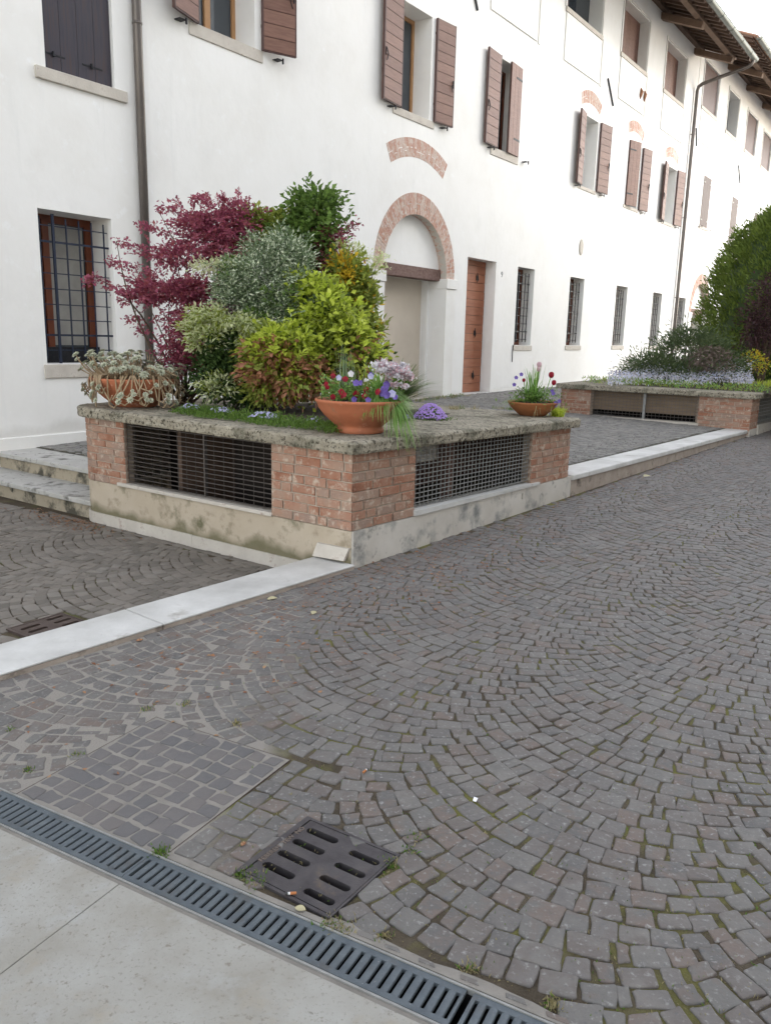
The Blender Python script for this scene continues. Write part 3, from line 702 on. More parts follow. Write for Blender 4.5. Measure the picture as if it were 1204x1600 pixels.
def grille(F, x0, x1, z0, z1, y, px, pz, parent, wide=.003, tall=.0045, mi='galvanised', zf=None, depth=.009):
    mb = MB(F); z1f = zf or (lambda x: z1)
    n = max(1, int(round((z1-z0)/pz)))
    for i in range(n+1):
        z = z0+(z1-z0)*i/n
        mb.hexa([(x0, y-.002, z-tall/2), (x1, y-.002, z-tall/2+(z1f(x1)-z1f(x0))*i/n), (x1, y+depth, z-tall/2+(z1f(x1)-z1f(x0))*i/n), (x0, y+depth, z-tall/2), (x0, y-.002, z+tall/2), (x1, y-.002, z+tall/2+(z1f(x1)-z1f(x0))*i/n), (x1, y+depth, z+tall/2+(z1f(x1)-z1f(x0))*i/n), (x0, y+depth, z+tall/2)])
    m = max(1, int(round((x1-x0)/px)))
    for i in range(m+1):
        x = x0+(x1-x0)*i/m; mb.box(x-wide/2, x+wide/2, y, y+.006, z0, z1f(x))
    return mb.build('grille', mi, parent)
def W2(F, x, y): v = F @ Vector((x, y, 0)); return (v[0], v[1])

# ---- near planter
LZT = lambda x, y: .851-.0155*(FKi @ Vector((x, y, 0)))[0]+.007*max(0, -(FLi @ Vector((x, y, 0)))[0])
pl = thing('planter', 'tall raised brick planter with rough stone capping and metal grilles, full of flowering shrubs', 'planter', (PA[0]-.3, PA[1]+2.2, -.12))
LE, FE, R_ = 2.76, 3.14, .30          # straight length of left face, of front face, radius of the rounded end
arc = [W2(FL, -LE-R_*math.sin(a), R_-R_*math.cos(a)) for a in [math.pi/2*i/7 for i in range(8)]][::-1]
seq = [W2(FL, -LE-R_, 3.0)]+arc+[(PA[0], PA[1])]+[W2(FK, FE-.05, 0)]+[W2(FK, FE-.015, .015), W2(FK, FE, .05)]+[W2(FK, FE, 2.9)]
PP = Path(seq); Kt = min(PP.L, key=lambda l: (PP.at(l)-Vector(PA[:2])).length); Rt = Kt+FE-.03
corner_i = PP.L.index(Kt)
ztop = lambda t: LZT(*PP.at(t))-.083
sec = lambda s: Kt+s
def lin(za, zb, s0, s1): return lambda t: za+(zb-za)*(t-Kt-s0)/(s1-s0)
marb = lin(.252, .243, 0, 3.14); lbase = lin(.248, .252, -2.9, 0)
for i, (a, b, base) in enumerate(((.0, .675, marb), (2.372, 3.9, marb))):
    m_ = MB(); 
    if i == 0: bricks(PP, m_, sec(-.715), sec(.675), lambda t: (marb(t) if t >= Kt else lbase(t)), ztop, 3)
    else: bricks(PP, m_, sec(a), sec(b), base, ztop, 5)
    m_.build('brick_pillar', ['brick', 'mortar'], pl)
m_ = MB(); bricks(PP, m_, Kt-2.345-1.7, sec(-2.345), lbase, ztop, 8); m_.build('brick_pillar', ['brick', 'mortar'], pl)
# closed back sides so that nothing shows through
bk = MB(); B1 = PP.at(0); B2 = PP.at(PP.L[-1])
for p, q in (((B1[0], B1[1]), (B2[0], B2[1])),):
    d = (Vector(q)-Vector(p)).normalized(); n_ = Vector((-d[1], d[0]))*.08
    bk.hexa([(p[0], p[1], -.1), (q[0], q[1], -.1), (q[0]+n_[0], q[1]+n_[1], -.1), (p[0]+n_[0], p[1]+n_[1], -.1), (p[0], p[1], .755), (q[0], q[1], .745), (q[0]+n_[0], q[1]+n_[1], .745), (p[0]+n_[0], p[1]+n_[1], .755)])
bk.build('back_wall', 'mortar', pl)
# plaster foot on the left, with its pale skirting
m_ = MB(); PP.slab(m_, Kt-LE-R_-.9, Kt-.002, lambda t: -.2, lambda t: lbase(t)-.0005, -.09, .004); m_.build('base', 'base_plaster', pl)
m_ = MB(); PP.slab(m_, Kt-LE-R_-.9, Kt-1.55, lambda t: -.2, lambda t: -.022, -.02, .018); PP.slab(m_, Kt-1.547, Kt-.40, lambda t: -.2, lambda t: -.024, -.02, .018); m_.build('skirting', 'pale_stone', pl)
# marble facing on the front with a weep hole
m_ = MB(FK); z1 = lambda x: .252-.003*x
def mslab(x0, x1, za=-.1, zb=None):
    m_.hexa([(x0, -.014, za), (x1, -.014, za), (x1, .03, za), (x0, .03, za), (x0, -.014, zb if zb else z1(x0)), (x1, -.014, zb if zb else z1(x1)), (x1, .03, zb if zb else z1(x1)), (x0, .03, zb if zb else z1(x0))])
mslab(.0, 1.168); mslab(1.170, 2.212); mslab(2.244, 3.158); mslab(2.2121, 2.2439, -.1, .150); mslab(2.2121, 2.2439, .206, None)
m_.build('marble_facing', 'marble_stained', pl)
m_ = MB(FK); m_.box(2.20, 2.26, .029, .06, .1, .24); m_.build('weep_hole', 'void', pl)
# sills under the grilles
m_ = MB(FK); m_.hexa([(.655, -.028, .256), (2.51, -.028, .250), (2.51, .10, .256), (.655, .10, .262), (.655, -.028, .294), (2.51, -.028, .272), (2.51, .10, .278), (.655, .10, .300)]); m_.build('sill', 'marble', pl)
m_ = MB(FL); m_.bbox(-2.44, -.70, -.022, .10, .250, .278, .003); m_.build('sill', 'pale_stone', pl)
grille(FK, .672, 2.372, .300, .745, .028, .0535, .034, pl, zf=lambda x: .745-.0155*x)
grille(FL, -2.345, -.715, .292, .79, .028, .105, .036, pl, wide=.0015, tall=.004, mi='downpipe', depth=.012)
m_ = MB(FL); m_.box(-1.465, -1.447, .05, .075, .28, .78); m_.build('post', 'downpipe', pl)
m_ = MB(FK); m_.box(1.385, 1.465, .20, .28, -.3, .75); m_.build('post', 'old_beam', pl)
# shaft behind the grilles: dark floor and walls, a boarded trunk and a pale plastered face inside
m_ = MB(FK)
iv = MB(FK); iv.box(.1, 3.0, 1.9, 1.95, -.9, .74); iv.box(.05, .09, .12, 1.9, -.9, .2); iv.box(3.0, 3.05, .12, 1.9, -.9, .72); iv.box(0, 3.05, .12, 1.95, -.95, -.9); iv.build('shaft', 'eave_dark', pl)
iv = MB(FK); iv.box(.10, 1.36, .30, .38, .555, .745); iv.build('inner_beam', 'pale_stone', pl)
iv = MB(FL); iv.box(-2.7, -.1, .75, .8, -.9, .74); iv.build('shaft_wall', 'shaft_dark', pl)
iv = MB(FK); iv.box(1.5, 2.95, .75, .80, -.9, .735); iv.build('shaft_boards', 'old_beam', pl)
OV = .065
out = [W2(FL, -LE-R_-OV, 2.95)]+[W2(FL, -LE-(R_+OV)*math.sin(a), R_-(R_+OV)*math.cos(a)) for a in [math.pi/2*i/9 for i in range(10)]][::-1]
ci = Vector(W2(FK, -.03, -OV)); out += [tuple(FL.to_2x2() @ Vector((0, 0))+Vector(W2(FL, .055, -OV)))]
out += [W2(FK, FE+OV-.05, -OV), W2(FK, FE+OV-.014, -OV+.016), W2(FK, FE+OV, -OV+.05), W2(FK, FE+OV, 2.95)]
cap_slab(out, LZT, .083, 'capping', pl)
jm = MB(FL)
# loose stone offcut leaning on the planter foot
ob = MB(FL); ob.hexa([(-.295, -.050, .046), (-.030, -.046, .056), (-.030, -.022, .054), (-.295, -.026, .044), (-.272, -.028, .136), (-.004, -.024, .138), (-.004, -.001, .139), (-.272, -.005, .137)])
tag(recenter(ob.build('stone_offcut', 'pale_stone')), 'loose pale stone offcut leaning on the planter foot at the end of the white kerb', 'stone')

# ---- far planter
K2 = np.array([5.46, 12.12, 0]); F2 = frame(K2, SY); L2 = frame(K2, rad(-56)+math.pi)
p2 = thing('planter', 'lower brick planter with grilles in front of the green conifer, across the terrace', 'planter', (K2[0]+1, K2[1]+4, .15))
L2E = 3.05
seq = [W2(L2, -L2E, 2.2), W2(L2, -L2E, .06), W2(L2, -L2E+.06, 0), (K2[0], K2[1]), W2(F2, 9.0, 0), W2(F2, 9, 3)]
P2 = Path(seq); Kt2 = P2.L[3]; zt2 = lambda t: .725
g2 = lambda t: terr_z(*P2.at(t))-.05
for a, b, s_ in ((-.76, .42, 1), (-L2E-1.9, -2.50, 2), (2.2, 3.0, 3), (4.6, 5.4, 4), (7.0, 8.9, 5)):
    m_ = MB(); bricks(P2, m_, Kt2+a, Kt2+b, lambda t: .17, zt2, s_); m_.build('brick_pillar', ['brick', 'mortar'], p2)
m_ = MB(L2); m_.box(-2.54, -.74, -.03, .10, .262, .305); m_.build('sill', 'pale_stone', p2)
for a, b in ((.42, 2.2), (3.0, 4.6), (5.4, 7.0)):
    m_ = MB(F2); m_.box(a-.02, b+.02, -.03, .1, .15, .31); m_.build('sill', 'pale_stone', p2)
    grille(F2, a, b, .325, .70, .03, .06, .05, p2)
m_ = MB(F2); m_.box(0, 9, -.012, .03, 0, .262); m_.build('marble_facing', 'marble_stained', p2)
grille(L2, -2.50, -.76, .315, .715, .03, .06, .05, p2, mi='downpipe')
m_ = MB(L2); m_.box(-1.63, -1.59, .02, .06, .3, .72); m_.build('post', 'galvanised', p2)
m_ = MB(L2); m_.box(-2.5, -.78, .12, .17, .40, .72); m_.box(-2.5, -.78, .4, .45, -.5, .40, 1); m_.build('inner_board', ['board_tan', 'void'], p2)
m_ = MB(F2); m_.box(.3, 8.9, .5, .55, -.3, .72); m_.build('inner_wall', 'eave_dark', p2)
O2 = .07
out2 = [W2(L2, -L2E-O2, 2.25), W2(L2, -L2E-O2, -O2+.05), W2(L2, -L2E-O2+.05, -O2), W2(L2, O2*.75, -O2), W2(F2, 9.1, -O2), W2(F2, 9.1, 3.05)]
cap_slab(out2, lambda x, y: .805, .082, 'capping', p2)

# ---- soil beds
def bed(F, x0, x1, y0, y1, zf, h, name='soil', parent=None):
    mb = MB(F); nx, ny = 14, 14; rg = random.Random(3); V = {}
    for i in range(nx+1):
        for j in range(ny+1):
            x, y = x0+(x1-x0)*i/nx, y0+(y1-y0)*j/ny; e = min(i, nx-i, j, ny-j)
            Pw = F @ Vector((x, y, 0)); z = zf(Pw[0], Pw[1])+(-.01 if e == 0 else h*min(1, e/3)+rg.uniform(-.006, .006)); V[(i, j)] = len(mb.v); mb.v.append((Pw[0], Pw[1], z))
    for i in range(nx):
        for j in range(ny): mb.f.append((V[(i, j)], V[(i+1, j)], V[(i+1, j+1)], V[(i, j+1)])); mb.m.append(0)
    return mb.build(name, 'soil', parent)
bed(FL, -2.25, -.62, .22, 2.55, LZT, .02, 'soil', pl)
bed(L2, -2.3, 2.5, .35, 3.2, lambda x, y: .805, .03, 'soil', p2)

# ================================================================== THE BUILDINGS
def wall_with_holes(name, parent, u0, u1, z0, z1, holes, arches, y_of=lambda u: 0.0, brk=(), depth_default=.42, back=7.5):
    """plastered front: cells between all opening edges, reveals into every opening, arched heads filled round the brick ring"""
    mb = MB(FF)
    rects = [(h[0], h[1], h[2], h[3]) for h in holes]+[(c-1.34, c+1.34, 2.6, 4.06) for c in arches]+[(c-1.0, c+1.0, -.3, 2.6) for c in arches]
    us = sorted(set([u0, u1]+list(brk)+[x for r in rects for x in r[:2] if u0 <= x <= u1])); zs = sorted(set([z0, z1]+[x for r in rects for x in r[2:] if z0 <= x <= z1]))
    for i in range(len(us)-1):
        for j in range(len(zs)-1):
            c = (us[i]+us[i+1])/2, (zs[j]+zs[j+1])/2
            if any(r[0] < c[0] < r[1] and r[2] < c[1] < r[3] for r in rects): continue
            y = y_of(c[0]); mb.face([(us[i], y, zs[j]), (us[i+1], y, zs[j]), (us[i+1], y, zs[j+1]), (us[i], y, zs[j+1])])
    for h in holes:
        a, b, c, d, dp = h[:5]; y = y_of((a+b)/2); s = .0
        mb.face([(a, y, c), (a, y, d), (a, dp, d), (a, dp, c)]); mb.face([(b, y, d), (b, y, c), (b, dp, c), (b, dp, d)])
        mb.face([(a, y, d), (b, y, d), (b, dp, d), (a, dp, d)]); mb.face([(b, y, c), (a, y, c), (a, dp, c), (b, dp, c)])
    for q in brk:
        mb.face([(q, y_of(q-.01), z0), (q, y_of(q+.01), z0), (q, y_of(q+.01), z1), (q, y_of(q-.01), z1)])
    for c in arches:
        N = 28; x0, x1, zt = c-1.34, c+1.34, 4.06
        A = [(c-1.30*math.cos(math.pi*i/N), 2.6+1.385*math.sin(math.pi*i/N)) for i in range(N+1)]
        def edge(p):
            dx, dz = p[0]-c, p[1]-2.6; t = min(1.34/abs(dx) if abs(dx) > 1e-6 else 9, 1.46/dz if dz > 1e-6 else 9); return (c+dx*t, 2.6+dz*t)
        Bq = [edge(p) for p in A]
        for i in range(N):
            q = [(A[i][0], 0, A[i][1]), (A[i+1][0], 0, A[i+1][1]), (Bq[i+1][0], 0, Bq[i+1][1]), (Bq[i][0], 0, Bq[i][1])]
            if (abs(Bq[i][0]-x0) < 1e-6) != (abs(Bq[i+1][0]-x0) < 1e-6): q.insert(3, (x0, 0, zt))
            elif (abs(Bq[i][0]-x1) < 1e-6) != (abs(Bq[i+1][0]-x1) < 1e-6): q.insert(3, (x1, 0, zt))
            mb.face(q)
        for sx in (-1, 1):       # jambs and soffit of the doorway
            x = c+sx*1.0; mb.face([(x, 0, -.3), (x, 0, 2.6), (x, .36, 2.6), (x, .36, -.3)][::-sx or 1])
            mb.face([(x, .36, -.3), (x-sx*.07, .36, -.3), (x-sx*.07, .36, 2.6), (x, .36, 2.6)]); mb.face([(x-sx*.07, .36, -.3), (x-sx*.07, .55, -.3), (x-sx*.07, .55, 2.6), (x-sx*.07, .36, 2.6)])
        mb.face([(c-1, .33, 2.575), (c+1, .33, 2.575), (c+1, .56, 2.575), (c-1, .56, 2.575)])
    mb.box(u0, u1, back, back+.3, z0, z1); mb.face([(u0, y_of(u0), z0), (u0, back, z0), (u0, back, z1), (u0, y_of(u0), z1)]); mb.face([(u1, 0, z0), (u1, back, z0), (u1, back, z1), (u1, 0, z1)])
    mb.face([(u0, .0, z1), (u1, .0, z1), (u1, back, z1), (u0, back, z1)])
    return mb.build(name, 'plaster', parent)
def arc_bricks(c, zc, ao, bo, ai, bi, a0, a1, n, y0, y1, parent, name='brick_arch', seed=1, clipw=None):
    rg = random.Random(seed); mb = MB(FF)
    for i in range(n):
        t0 = a0+(a1-a0)*i/n; t1 = a0+(a1-a0)*(i+1)/n; g = (a1-a0)/n*.07; t0 += g; t1 -= g; y = y0+rg.uniform(-.003, .003)
        P = lambda t, a, b, y: (c-a*math.cos(t), y, zc+b*math.sin(t))
        sp = rg.random()
        parts = [(0, 1)] if sp < .35 else ([(0, .48), (.52, 1)] if sp < .8 else [(0, .3), (.34, 1)])
        for f0, f1 in parts:
            A0, B0 = ai+(ao-ai)*f0, bi+(bo-bi)*f0; A1, B1 = ai+(ao-ai)*f1, bi+(bo-bi)*f1
            mb.hexa([P(t0, A0, B0, y), P(t1, A0, B0, y), P(t1, A0, B0, y1), P(t0, A0, B0, y1), P(t0, A1, B1, y), P(t1, A1, B1, y), P(t1, A1, B1, y1), P(t0, A1, B1, y1)])
    m = 24; R = []
    for i in range(m+1):
        t = a0+(a1-a0)*i/m; R.append([(c-ai*.999*math.cos(t), y0+.006, zc+bi*.999*math.sin(t)), (c-ao*math.cos(t), y0+.006, zc+bo*math.sin(t)), (c-ao*math.cos(t), y1+.01, zc+bo*math.sin(t)), (c-(ai+.003)*math.cos(t), y1+.01, zc+(bi+.003)*math.sin(t))])
    mb.loft(R, 1, True); return mb.build(name, ['arch_brick', 'pale_stone'], parent)
def leaf_panel(win, hu, hy, w_, ang, z0, z1, side, horiz=True, m='shutter_brown', name='shutter', n=None, hooks=True, closed=False):
    """one shutter leaf: hinge at (hu,hy); side -1 folds back to the left, +1 to the right; ang from the wall"""
    ax = side*math.cos(ang); ay = -math.sin(ang); T = .032
    F = FF @ Matrix(((ax, ay*1 if False else -ay*0+0, 0, hu), (ay, 0, 0, hy), (0, 0, 1, 0), (0, 0, 0, 1)))
    # local: x along leaf, y across thickness
    nx, ny = -ay, ax
    if (nx*0+ny*1) > 0: nx, ny = -nx, -ny       # y axis points away from the wall
    F = FF @ Matrix(((ax, nx, 0, hu), (ay, ny, 0, hy), (0, 0, 1, 0), (0, 0, 0, 1)))
    mb = MB(F); h = z1-z0
    mb.box(0, w_, -T/2+.002, T/2-.002, z0, z1, 1)
    for sy in (1, -1):
        ya, yb = (T/2-.002, T/2+.006) if sy > 0 else (-T/2-.006, -T/2+.002)
        hz = horiz if sy > 0 else not horiz
        if hz:
            k = n or max(3, int(round(h/.165))); 
            for i in range(k): mb.box(.022, w_-.022, ya, yb, z0+.012+(h-.024)*i/k+.006, z0+.012+(h-.024)*(i+1)/k-.004, 0)
            mb.box(0, .020, ya, yb+.0*sy, z0, z1, 1); mb.box(w_-.020, w_, ya, yb, z0, z1, 1)
        else:
            k = 3 if w_ > .35 else 2
            for i in range(k): mb.box(w_*i/k+.003, w_*(i+1)/k-.003, ya, yb, z0+.002, z1-.002, 0)
            for zz in (z0+.18*h, z1-.14*h): mb.box(0, w_*.55, (yb if sy > 0 else ya-.005), (yb+.005 if sy > 0 else ya), zz-.018, zz+.018, 2)
    if hooks:
        if horiz:  # espagnolette handle
            zc = z0+.40*h; mb.tube([(w_-.06, T/2+.012, zc+.09), (w_-.05, T/2+.03, zc+.05), (w_-.10, T/2+.02, zc+.0), (w_-.06, T/2+.02, zc-.09)], .007, 6, 2)
            mb.tube([(w_-.04, T/2+.012, zc+.1), (w_-.04, T/2+.012, zc-.02)], .009, 6, 2)
    return mb.build(name, [m, 'shutter_edge', 'iron'], win)
def catches(w_, us, z):
    for u in us:
        mb = MB(FF); mi = 0; mb.box(u-.05, u+.05, -.10, .0, z-.055, z-.045, mi); mb.box(u+.035, u+.05, -.12, -.1001, z-.10, z-.03, mi); mb.build('shutter_catch', 'iron', w_)
def sill(win, u0, u1, z0, z1, pr=.022, m='pale_stone'):
    mb = MB(FF); mb.bbox(u0, u1, -pr, .05, z0, z1, .006); return mb.build('sill', m, win)
def win_frame(parent, u0, u1, z0, z1, y, wood='window_wood_light', fw=.055, mull=True, bar=0, label=None, curtain_and_glare=None):
    mb = MB(FF); yb = y+.05
    mb.box(u0, u0+fw, y, yb, z0, z1); mb.box(u1-fw, u1, y, yb, z0, z1); mb.box(u0+fw, u1-fw, y, yb, z1-fw, z1); mb.box(u0+fw, u1-fw, y, yb, z0, z0+fw*1.2)
    if mull: c = (u0+u1)/2; mb.box(c-fw*.8, c+fw*.8, y-.008, yb-.008, z0+fw*1.2, z1-fw)
    if bar: mb.box(u0+fw, u1-fw, y+.002, yb-.002, z0+(z1-z0)*.5-.02, z0+(z1-z0)*.5+.02)
    w_ = mb.build('window', wood, parent)
    if label: w_['label'] = label
    g = MB(FF); g.box(u0+fw*.5, u1-fw*.5, y+.026, y+.032, z0+.03, z1-.03); g.build('pane', 'glass', w_)
    if curtain_and_glare: g = MB(FF); g.box(curtain_and_glare[0], curtain_and_glare[1], y+.0235, y+.0255, z0+.06, z1-.06); g.build('curtain_and_glare', 'curtain_and_glare', w_)
    return w_
def iron_grid(win, u0, u1, z0, z1, y, nv, nh, m='iron', r=.007, heavy=(), tip=.05):
    mb = MB(FF)
    for i in range(nv):
        u = u0+(u1-u0)*i/(nv-1); rr = r*1.9 if ('v', i) in heavy else r; mb.box(u-rr, u+rr, y-rr, y+rr, z0-tip*(1.6 if ('v', i) in heavy else 1), z1+tip*(1.4 if ('v', i) in heavy else 1))
    for j in range(nh):
        z = z0+(z1-z0)*j/(nh-1); rr = r*1.7 if ('h', j) in heavy else r*.85; ex = .07 if ('h', j) in heavy else .05
        mb.box(u0-ex, u1+ex, y-.004+r, y+.004+r, z-rr, z+rr)
    return mb.build('grille', m, win)

B1 = thing('building', 'long white rendered building with brown shutters, brick arches and a wooden eave', 'building', tuple(FF @ Vector((13, 0, .2))))
YL = -.03
holesB1 = [(5.30, 6.147, 4.17, 5.92, .40), (5.10, 6.012, 1.12, 2.757, .42), (7.40, 8.40, 5.205, 6.87, .44), (11.72, 12.65, 5.225, 6.85, .44), (15.05, 16.01, 5.23, 6.88, .44),
           (19.33, 20.22, 5.20, 6.78, .44), (22.45, 23.38, 5.185, 6.80, .44), (25.72, 26.68, 5.17, 6.76, .44), (14.19, 15.36, -.3, 3.08, .28),
           (16.35, 17.18, 1.395, 3.072, .36), (19.17, 20.06, 1.41, 3.062, .36), (22.36, 23.24, 1.43, 3.06, .36), (25.52, 26.40, 1.44, 3.055, .36),
           (14.62, 16.55, 8.64, 9.9, .38), (17.97, 19.97, 8.655, 9.9, .38), (21.33, 23.2, 8.66, 9.9, .38), (24.76, 26.65, 8.635, 9.9, .38), (11.3, 13.2, 8.64, 9.9, .38), (8.0, 9.9, 8.64, 9.9, .38)]
wall_with_holes('wall', B1, -9, 27.98, -.3, 10.62, holesB1, [12.40], lambda u: YL if u < 6.615 else 0.0, (6.615,))
# base course and worn render at the foot of the left part
mb = MB(FF); mb.box(-9, 4.02, YL-.022, YL+.05, -.3, .12); mb.bbox(4.03, 6.60, YL-.026, YL+.05, -.2, .345, .006); mb.build('base_course', 'plaster_trim', B1)
mb = MB(FF)
for a, b in ((6.62, 11.03), (13.75, 14.12), (15.40, 27.9)): mb.box(a, b, -.006, .05, -.2, .46 if a > 13 else .40)
mb.build('base_course', 'plaster_trim', B1)
# ---- windows of the left part
w0 = win_frame(B1, 5.10, 6.01, 1.12, 2.757, .36, 'window_wood', .085, False, 0, 'ground floor window with reddish wooden frame behind a dark iron grille')
mb = MB(FF); mb.box(5.36, 5.44, .33, .40, 1.2, 2.70); mb.build('casement', 'window_wood', w0)
mb = MB(FF); mb.box(5.46, 5.90, .378, .3835, 1.32, 2.66); mb.build('curtain_and_glare', 'curtain_and_glare', w0)  # grey sheet before the pane stands in for light reflected in the glass
mb = MB(FF); mb.box(5.105, 6.005, .30, .35, 1.122, 1.30); mb.build('lower_board', 'iron', w0)
iron_grid(w0, 5.145, 5.945, 1.27, 2.60, .03, 6, 9, 'grille_iron', .0065, {('v', 1), ('h', 1), ('h', 7)}, .09)
sill(w0, 5.06, 6.08, .965, 1.117, .05)
w1 = win_frame(B1, 5.30, 6.147, 4.17, 5.92, .20, 'shutter_edge', .03, False)
mb = MB(FF)
for i in range(4): mb.box(5.303+.2085*i+.002, 5.303+.2085*(i+1)-.002, .012, .045, 4.175, 5.915, 0)
mb.box(5.31, 6.14, .046, .07, 4.2, 5.9, 0)
for u in (5.40, 5.86): mb.box(u-.09, u+.16, .006, .012, 4.325, 4.34, 1); mb.tube([(u+.02, .0, 4.31), (u+.02, .0, 4.36)], .014, 6, 1)
sh = mb.build('shutter', ['shutter_dark', 'iron'], w1); sill(w1, 5.17, 6.29, 4.045, 4.165, .065)
# ---- first floor windows with folding shutters
def upper(u0, u1, z0, z1, left, right, frame_wood='window_wood_light', sl=None, sillz=.11, curtain_and_glare=None, fr_u=None, lbl=None):
    w_ = win_frame(B1, u0+.002, u1-.002, z0+.002, z1-.002, .36, frame_wood, .06, True, 0, lbl, curtain_and_glare)
    s0, s1 = sl or (u0-.12, u1+.10); sill(w_, s0, s1, z0-sillz, z0-.002, .018)
    if left: leaf_panel(w_, *left[:2], left[2], rad(left[3]), z0-.005, z1+.02, -1 if left[4] == 'open' else 1, left[4] == 'open'); 
    if right: leaf_panel(w_, *right[:2], right[2], rad(right[3]), z0-.005, z1+.02, 1 if right[4] == 'open' else -1, right[4] == 'open')
    if left and left[4] == 'open': catches(w_, [left[0]-.3], z0)
    if right: catches(w_, [right[0]+.28], z0)
    return w_
# (hinge u, hinge y, width, angle, state)
ww = upper(7.40, 8.40, 5.205, 6.87, (7.40, -.03, .53, 17, 'open'), (8.50, -.03, .50, 22, 'open'), sl=(7.27, 8.53), sillz=.15, lbl='upper window with light wooden frame and blue sky reflected')
upper(11.72, 12.65, 5.225, 6.85, (11.74, -.03, .60, 6, 'open'), (12.76, -.03, .52, 6, 'open'), sl=(11.55, 12.79), sillz=.12, curtain_and_glare=(11.80, 12.10))
upper(15.05, 16.01, 5.23, 6.88, (15.08, -.03, .57, 4, 'open'), (16.01, -.012, .53, 4, 'shut'), 'window_wood', sl=(14.87, 16.04), sillz=.15)
upper(19.33, 20.22, 5.20, 6.78, (19.36, -.03, .50, 10, 'open'), (20.33, -.03, .54, 7, 'open'), 'white_paint', sillz=.08)
upper(22.45, 23.38, 5.185, 6.80, (22.43, -.02, .50, 14, 'shut'), (23.48, -.03, .50, 8, 'open'), 'white_paint', sillz=.08)
upper(25.72, 26.68, 5.17, 6.76, (25.75, -.03, .52, 9, 'open'), (26.74, -.03, .50, 8, 'open'), 'white_paint', sillz=.08)
for c, hw, zt in ((19.70, .66, 7.36), (22.87, .66, 7.37), (26.10, .66, 7.32)):
    arc_bricks(c, zt-.98, 1.15, .98, .97, .70, rad(55), rad(125), 11, -.003, .05, B1, 'relieving_arch', int(c))
arc_bricks(12.35, 2.95, 1.95, 1.905, 1.65, 1.60, rad(60.5), rad(119.5), 30, -.004, .05, B1, 'relieving_arch', 3)
# ---- arched doorway
def archway(B, c, seed, zb=.28):
    arc_bricks(c, 2.6, 1.30, 1.385, 1.02, 1.03, 0, math.pi, 64, -.005, .17, B, 'brick_arch', seed)
    mb = MB(FF); N = 26; k = mb.pts([(c-1.03*math.cos(math.pi*i/N), .165, 2.6+1.04*math.sin(math.pi*i/N)) for i in range(N+1)]); mb.f.append(tuple(range(k, k+N+1))); mb.m.append(0); mb.build('tympanum', 'plaster', B)
    mb = MB(FF); mb.bbox(c-1.04, c+1.0, .12, .34, 2.565, 2.77, .008); mb.build('lintel', 'old_beam', B)
    mb = MB(FF); mb.box(c-1.1, c+1.1, .50, .56, -.2, 2.58); mb.box(c-1.1, c+.72, .46, .50, -.2, 2.575); mb.build('inner_wall', 'beige_plaster', B)
    for x0, x1 in ((c-1.33, c-1.0), (c+1.0, c+1.33)):
        mb = MB(FF); i = 1 if x0 > c else -1
        a, b = (x0+.003, x1) if i > 0 else (x0, x1-.003)
        mb.box(min(x0, x1) if i < 0 else x0-.004, x1+.004 if i < 0 else x1, -.028, .0 if 0 else -.0005, -.2, 2.42)
        j0, j1 = (x0-.02, x1+.02)
        mb.bbox(j0, j1, -.05, .355, 2.425, 2.605, .006)
        mb.build('pilaster', 'plaster_trim', B)
    mb = MB(FF); mb.bbox(c-1.36, c-.97, -.05, .2, .1, zb+.10, .006); mb.bbox(c+.97, c+1.36, -.05, .2, .1, zb+.115, .006); mb.box(c-.97, c+.97, .1, .5, .1, zb+.09); mb.build('threshold', 'pale_stone', B)
archway(B1, 12.40, 5)
# ---- plank door
dr = MB(FF); rg = random.Random(2); z = .405; 
while z < 3.05:
    h = min(rg.uniform(.15, .19), 3.075-z); dr.box(14.20, 15.335, .235+rg.uniform(-.002, .002), .27, z+.004, z+h-.004, 0); z += h
dr.box(14.19, 15.36, .262, .28, .38, 3.08, 1)
door = dr.build('door', ['door_wood', 'shutter_edge'], B1)
mb = MB(FF)
for zz in (.76, 1.63, 2.74):
    mb = MB(FF); mb.tube([(14.98, .22, zz-.09), (14.985, .20, zz-.03), (14.975, .205, zz+.04), (14.98, .22, zz+.1)], [.006, .012, .010, .006], 6); mb.box(14.955, 15.0, .224, .234, zz-.05, zz+.05); mb.build('handle', 'iron', door)
mb = MB(FF); mb.bbox(14.14, 15.42, -.03, .26, .33, .405, .006); mb.build('door_step', 'marble', B1)
text_mesh('house_number', '9', .16, .003, FF @ Matrix(((1, 0, 0, 15.62), (0, 0, -1, -.004), (0, 1, 0, 2.845), (0, 0, 0, 1))), 'number', B1)
# ---- barred ground floor windows
def barred(B, u0, u1, z0, z1):
    w_ = win_frame(B, u0+.002, u1-.002, z0+.002, z1-.002, .29, 'window_wood', .06, True)
    iron_grid(w_, u0+.07, u1-.13, z0+.13, z1-.16, .075, 5, 9, 'iron', .0085, {('h', 1), ('h', 7)}, .06)
    sill(w_, u0-.03, u1+.05, z0-.115, z0-.003, .02)
for q in ((16.35, 17.18, 1.395, 3.072), (19.17, 20.06, 1.41, 3.062), (22.36, 23.24, 1.43, 3.06), (25.52, 26.40, 1.44, 3.055)): barred(B1, *q)
mb = MB(FF); mb.tube([(16.30, -.01, 1.40), (16.29, -.012, 1.2), (16.30, -.01, 1.03)], .009, 5); mb.build('cable', 'iron', B1)
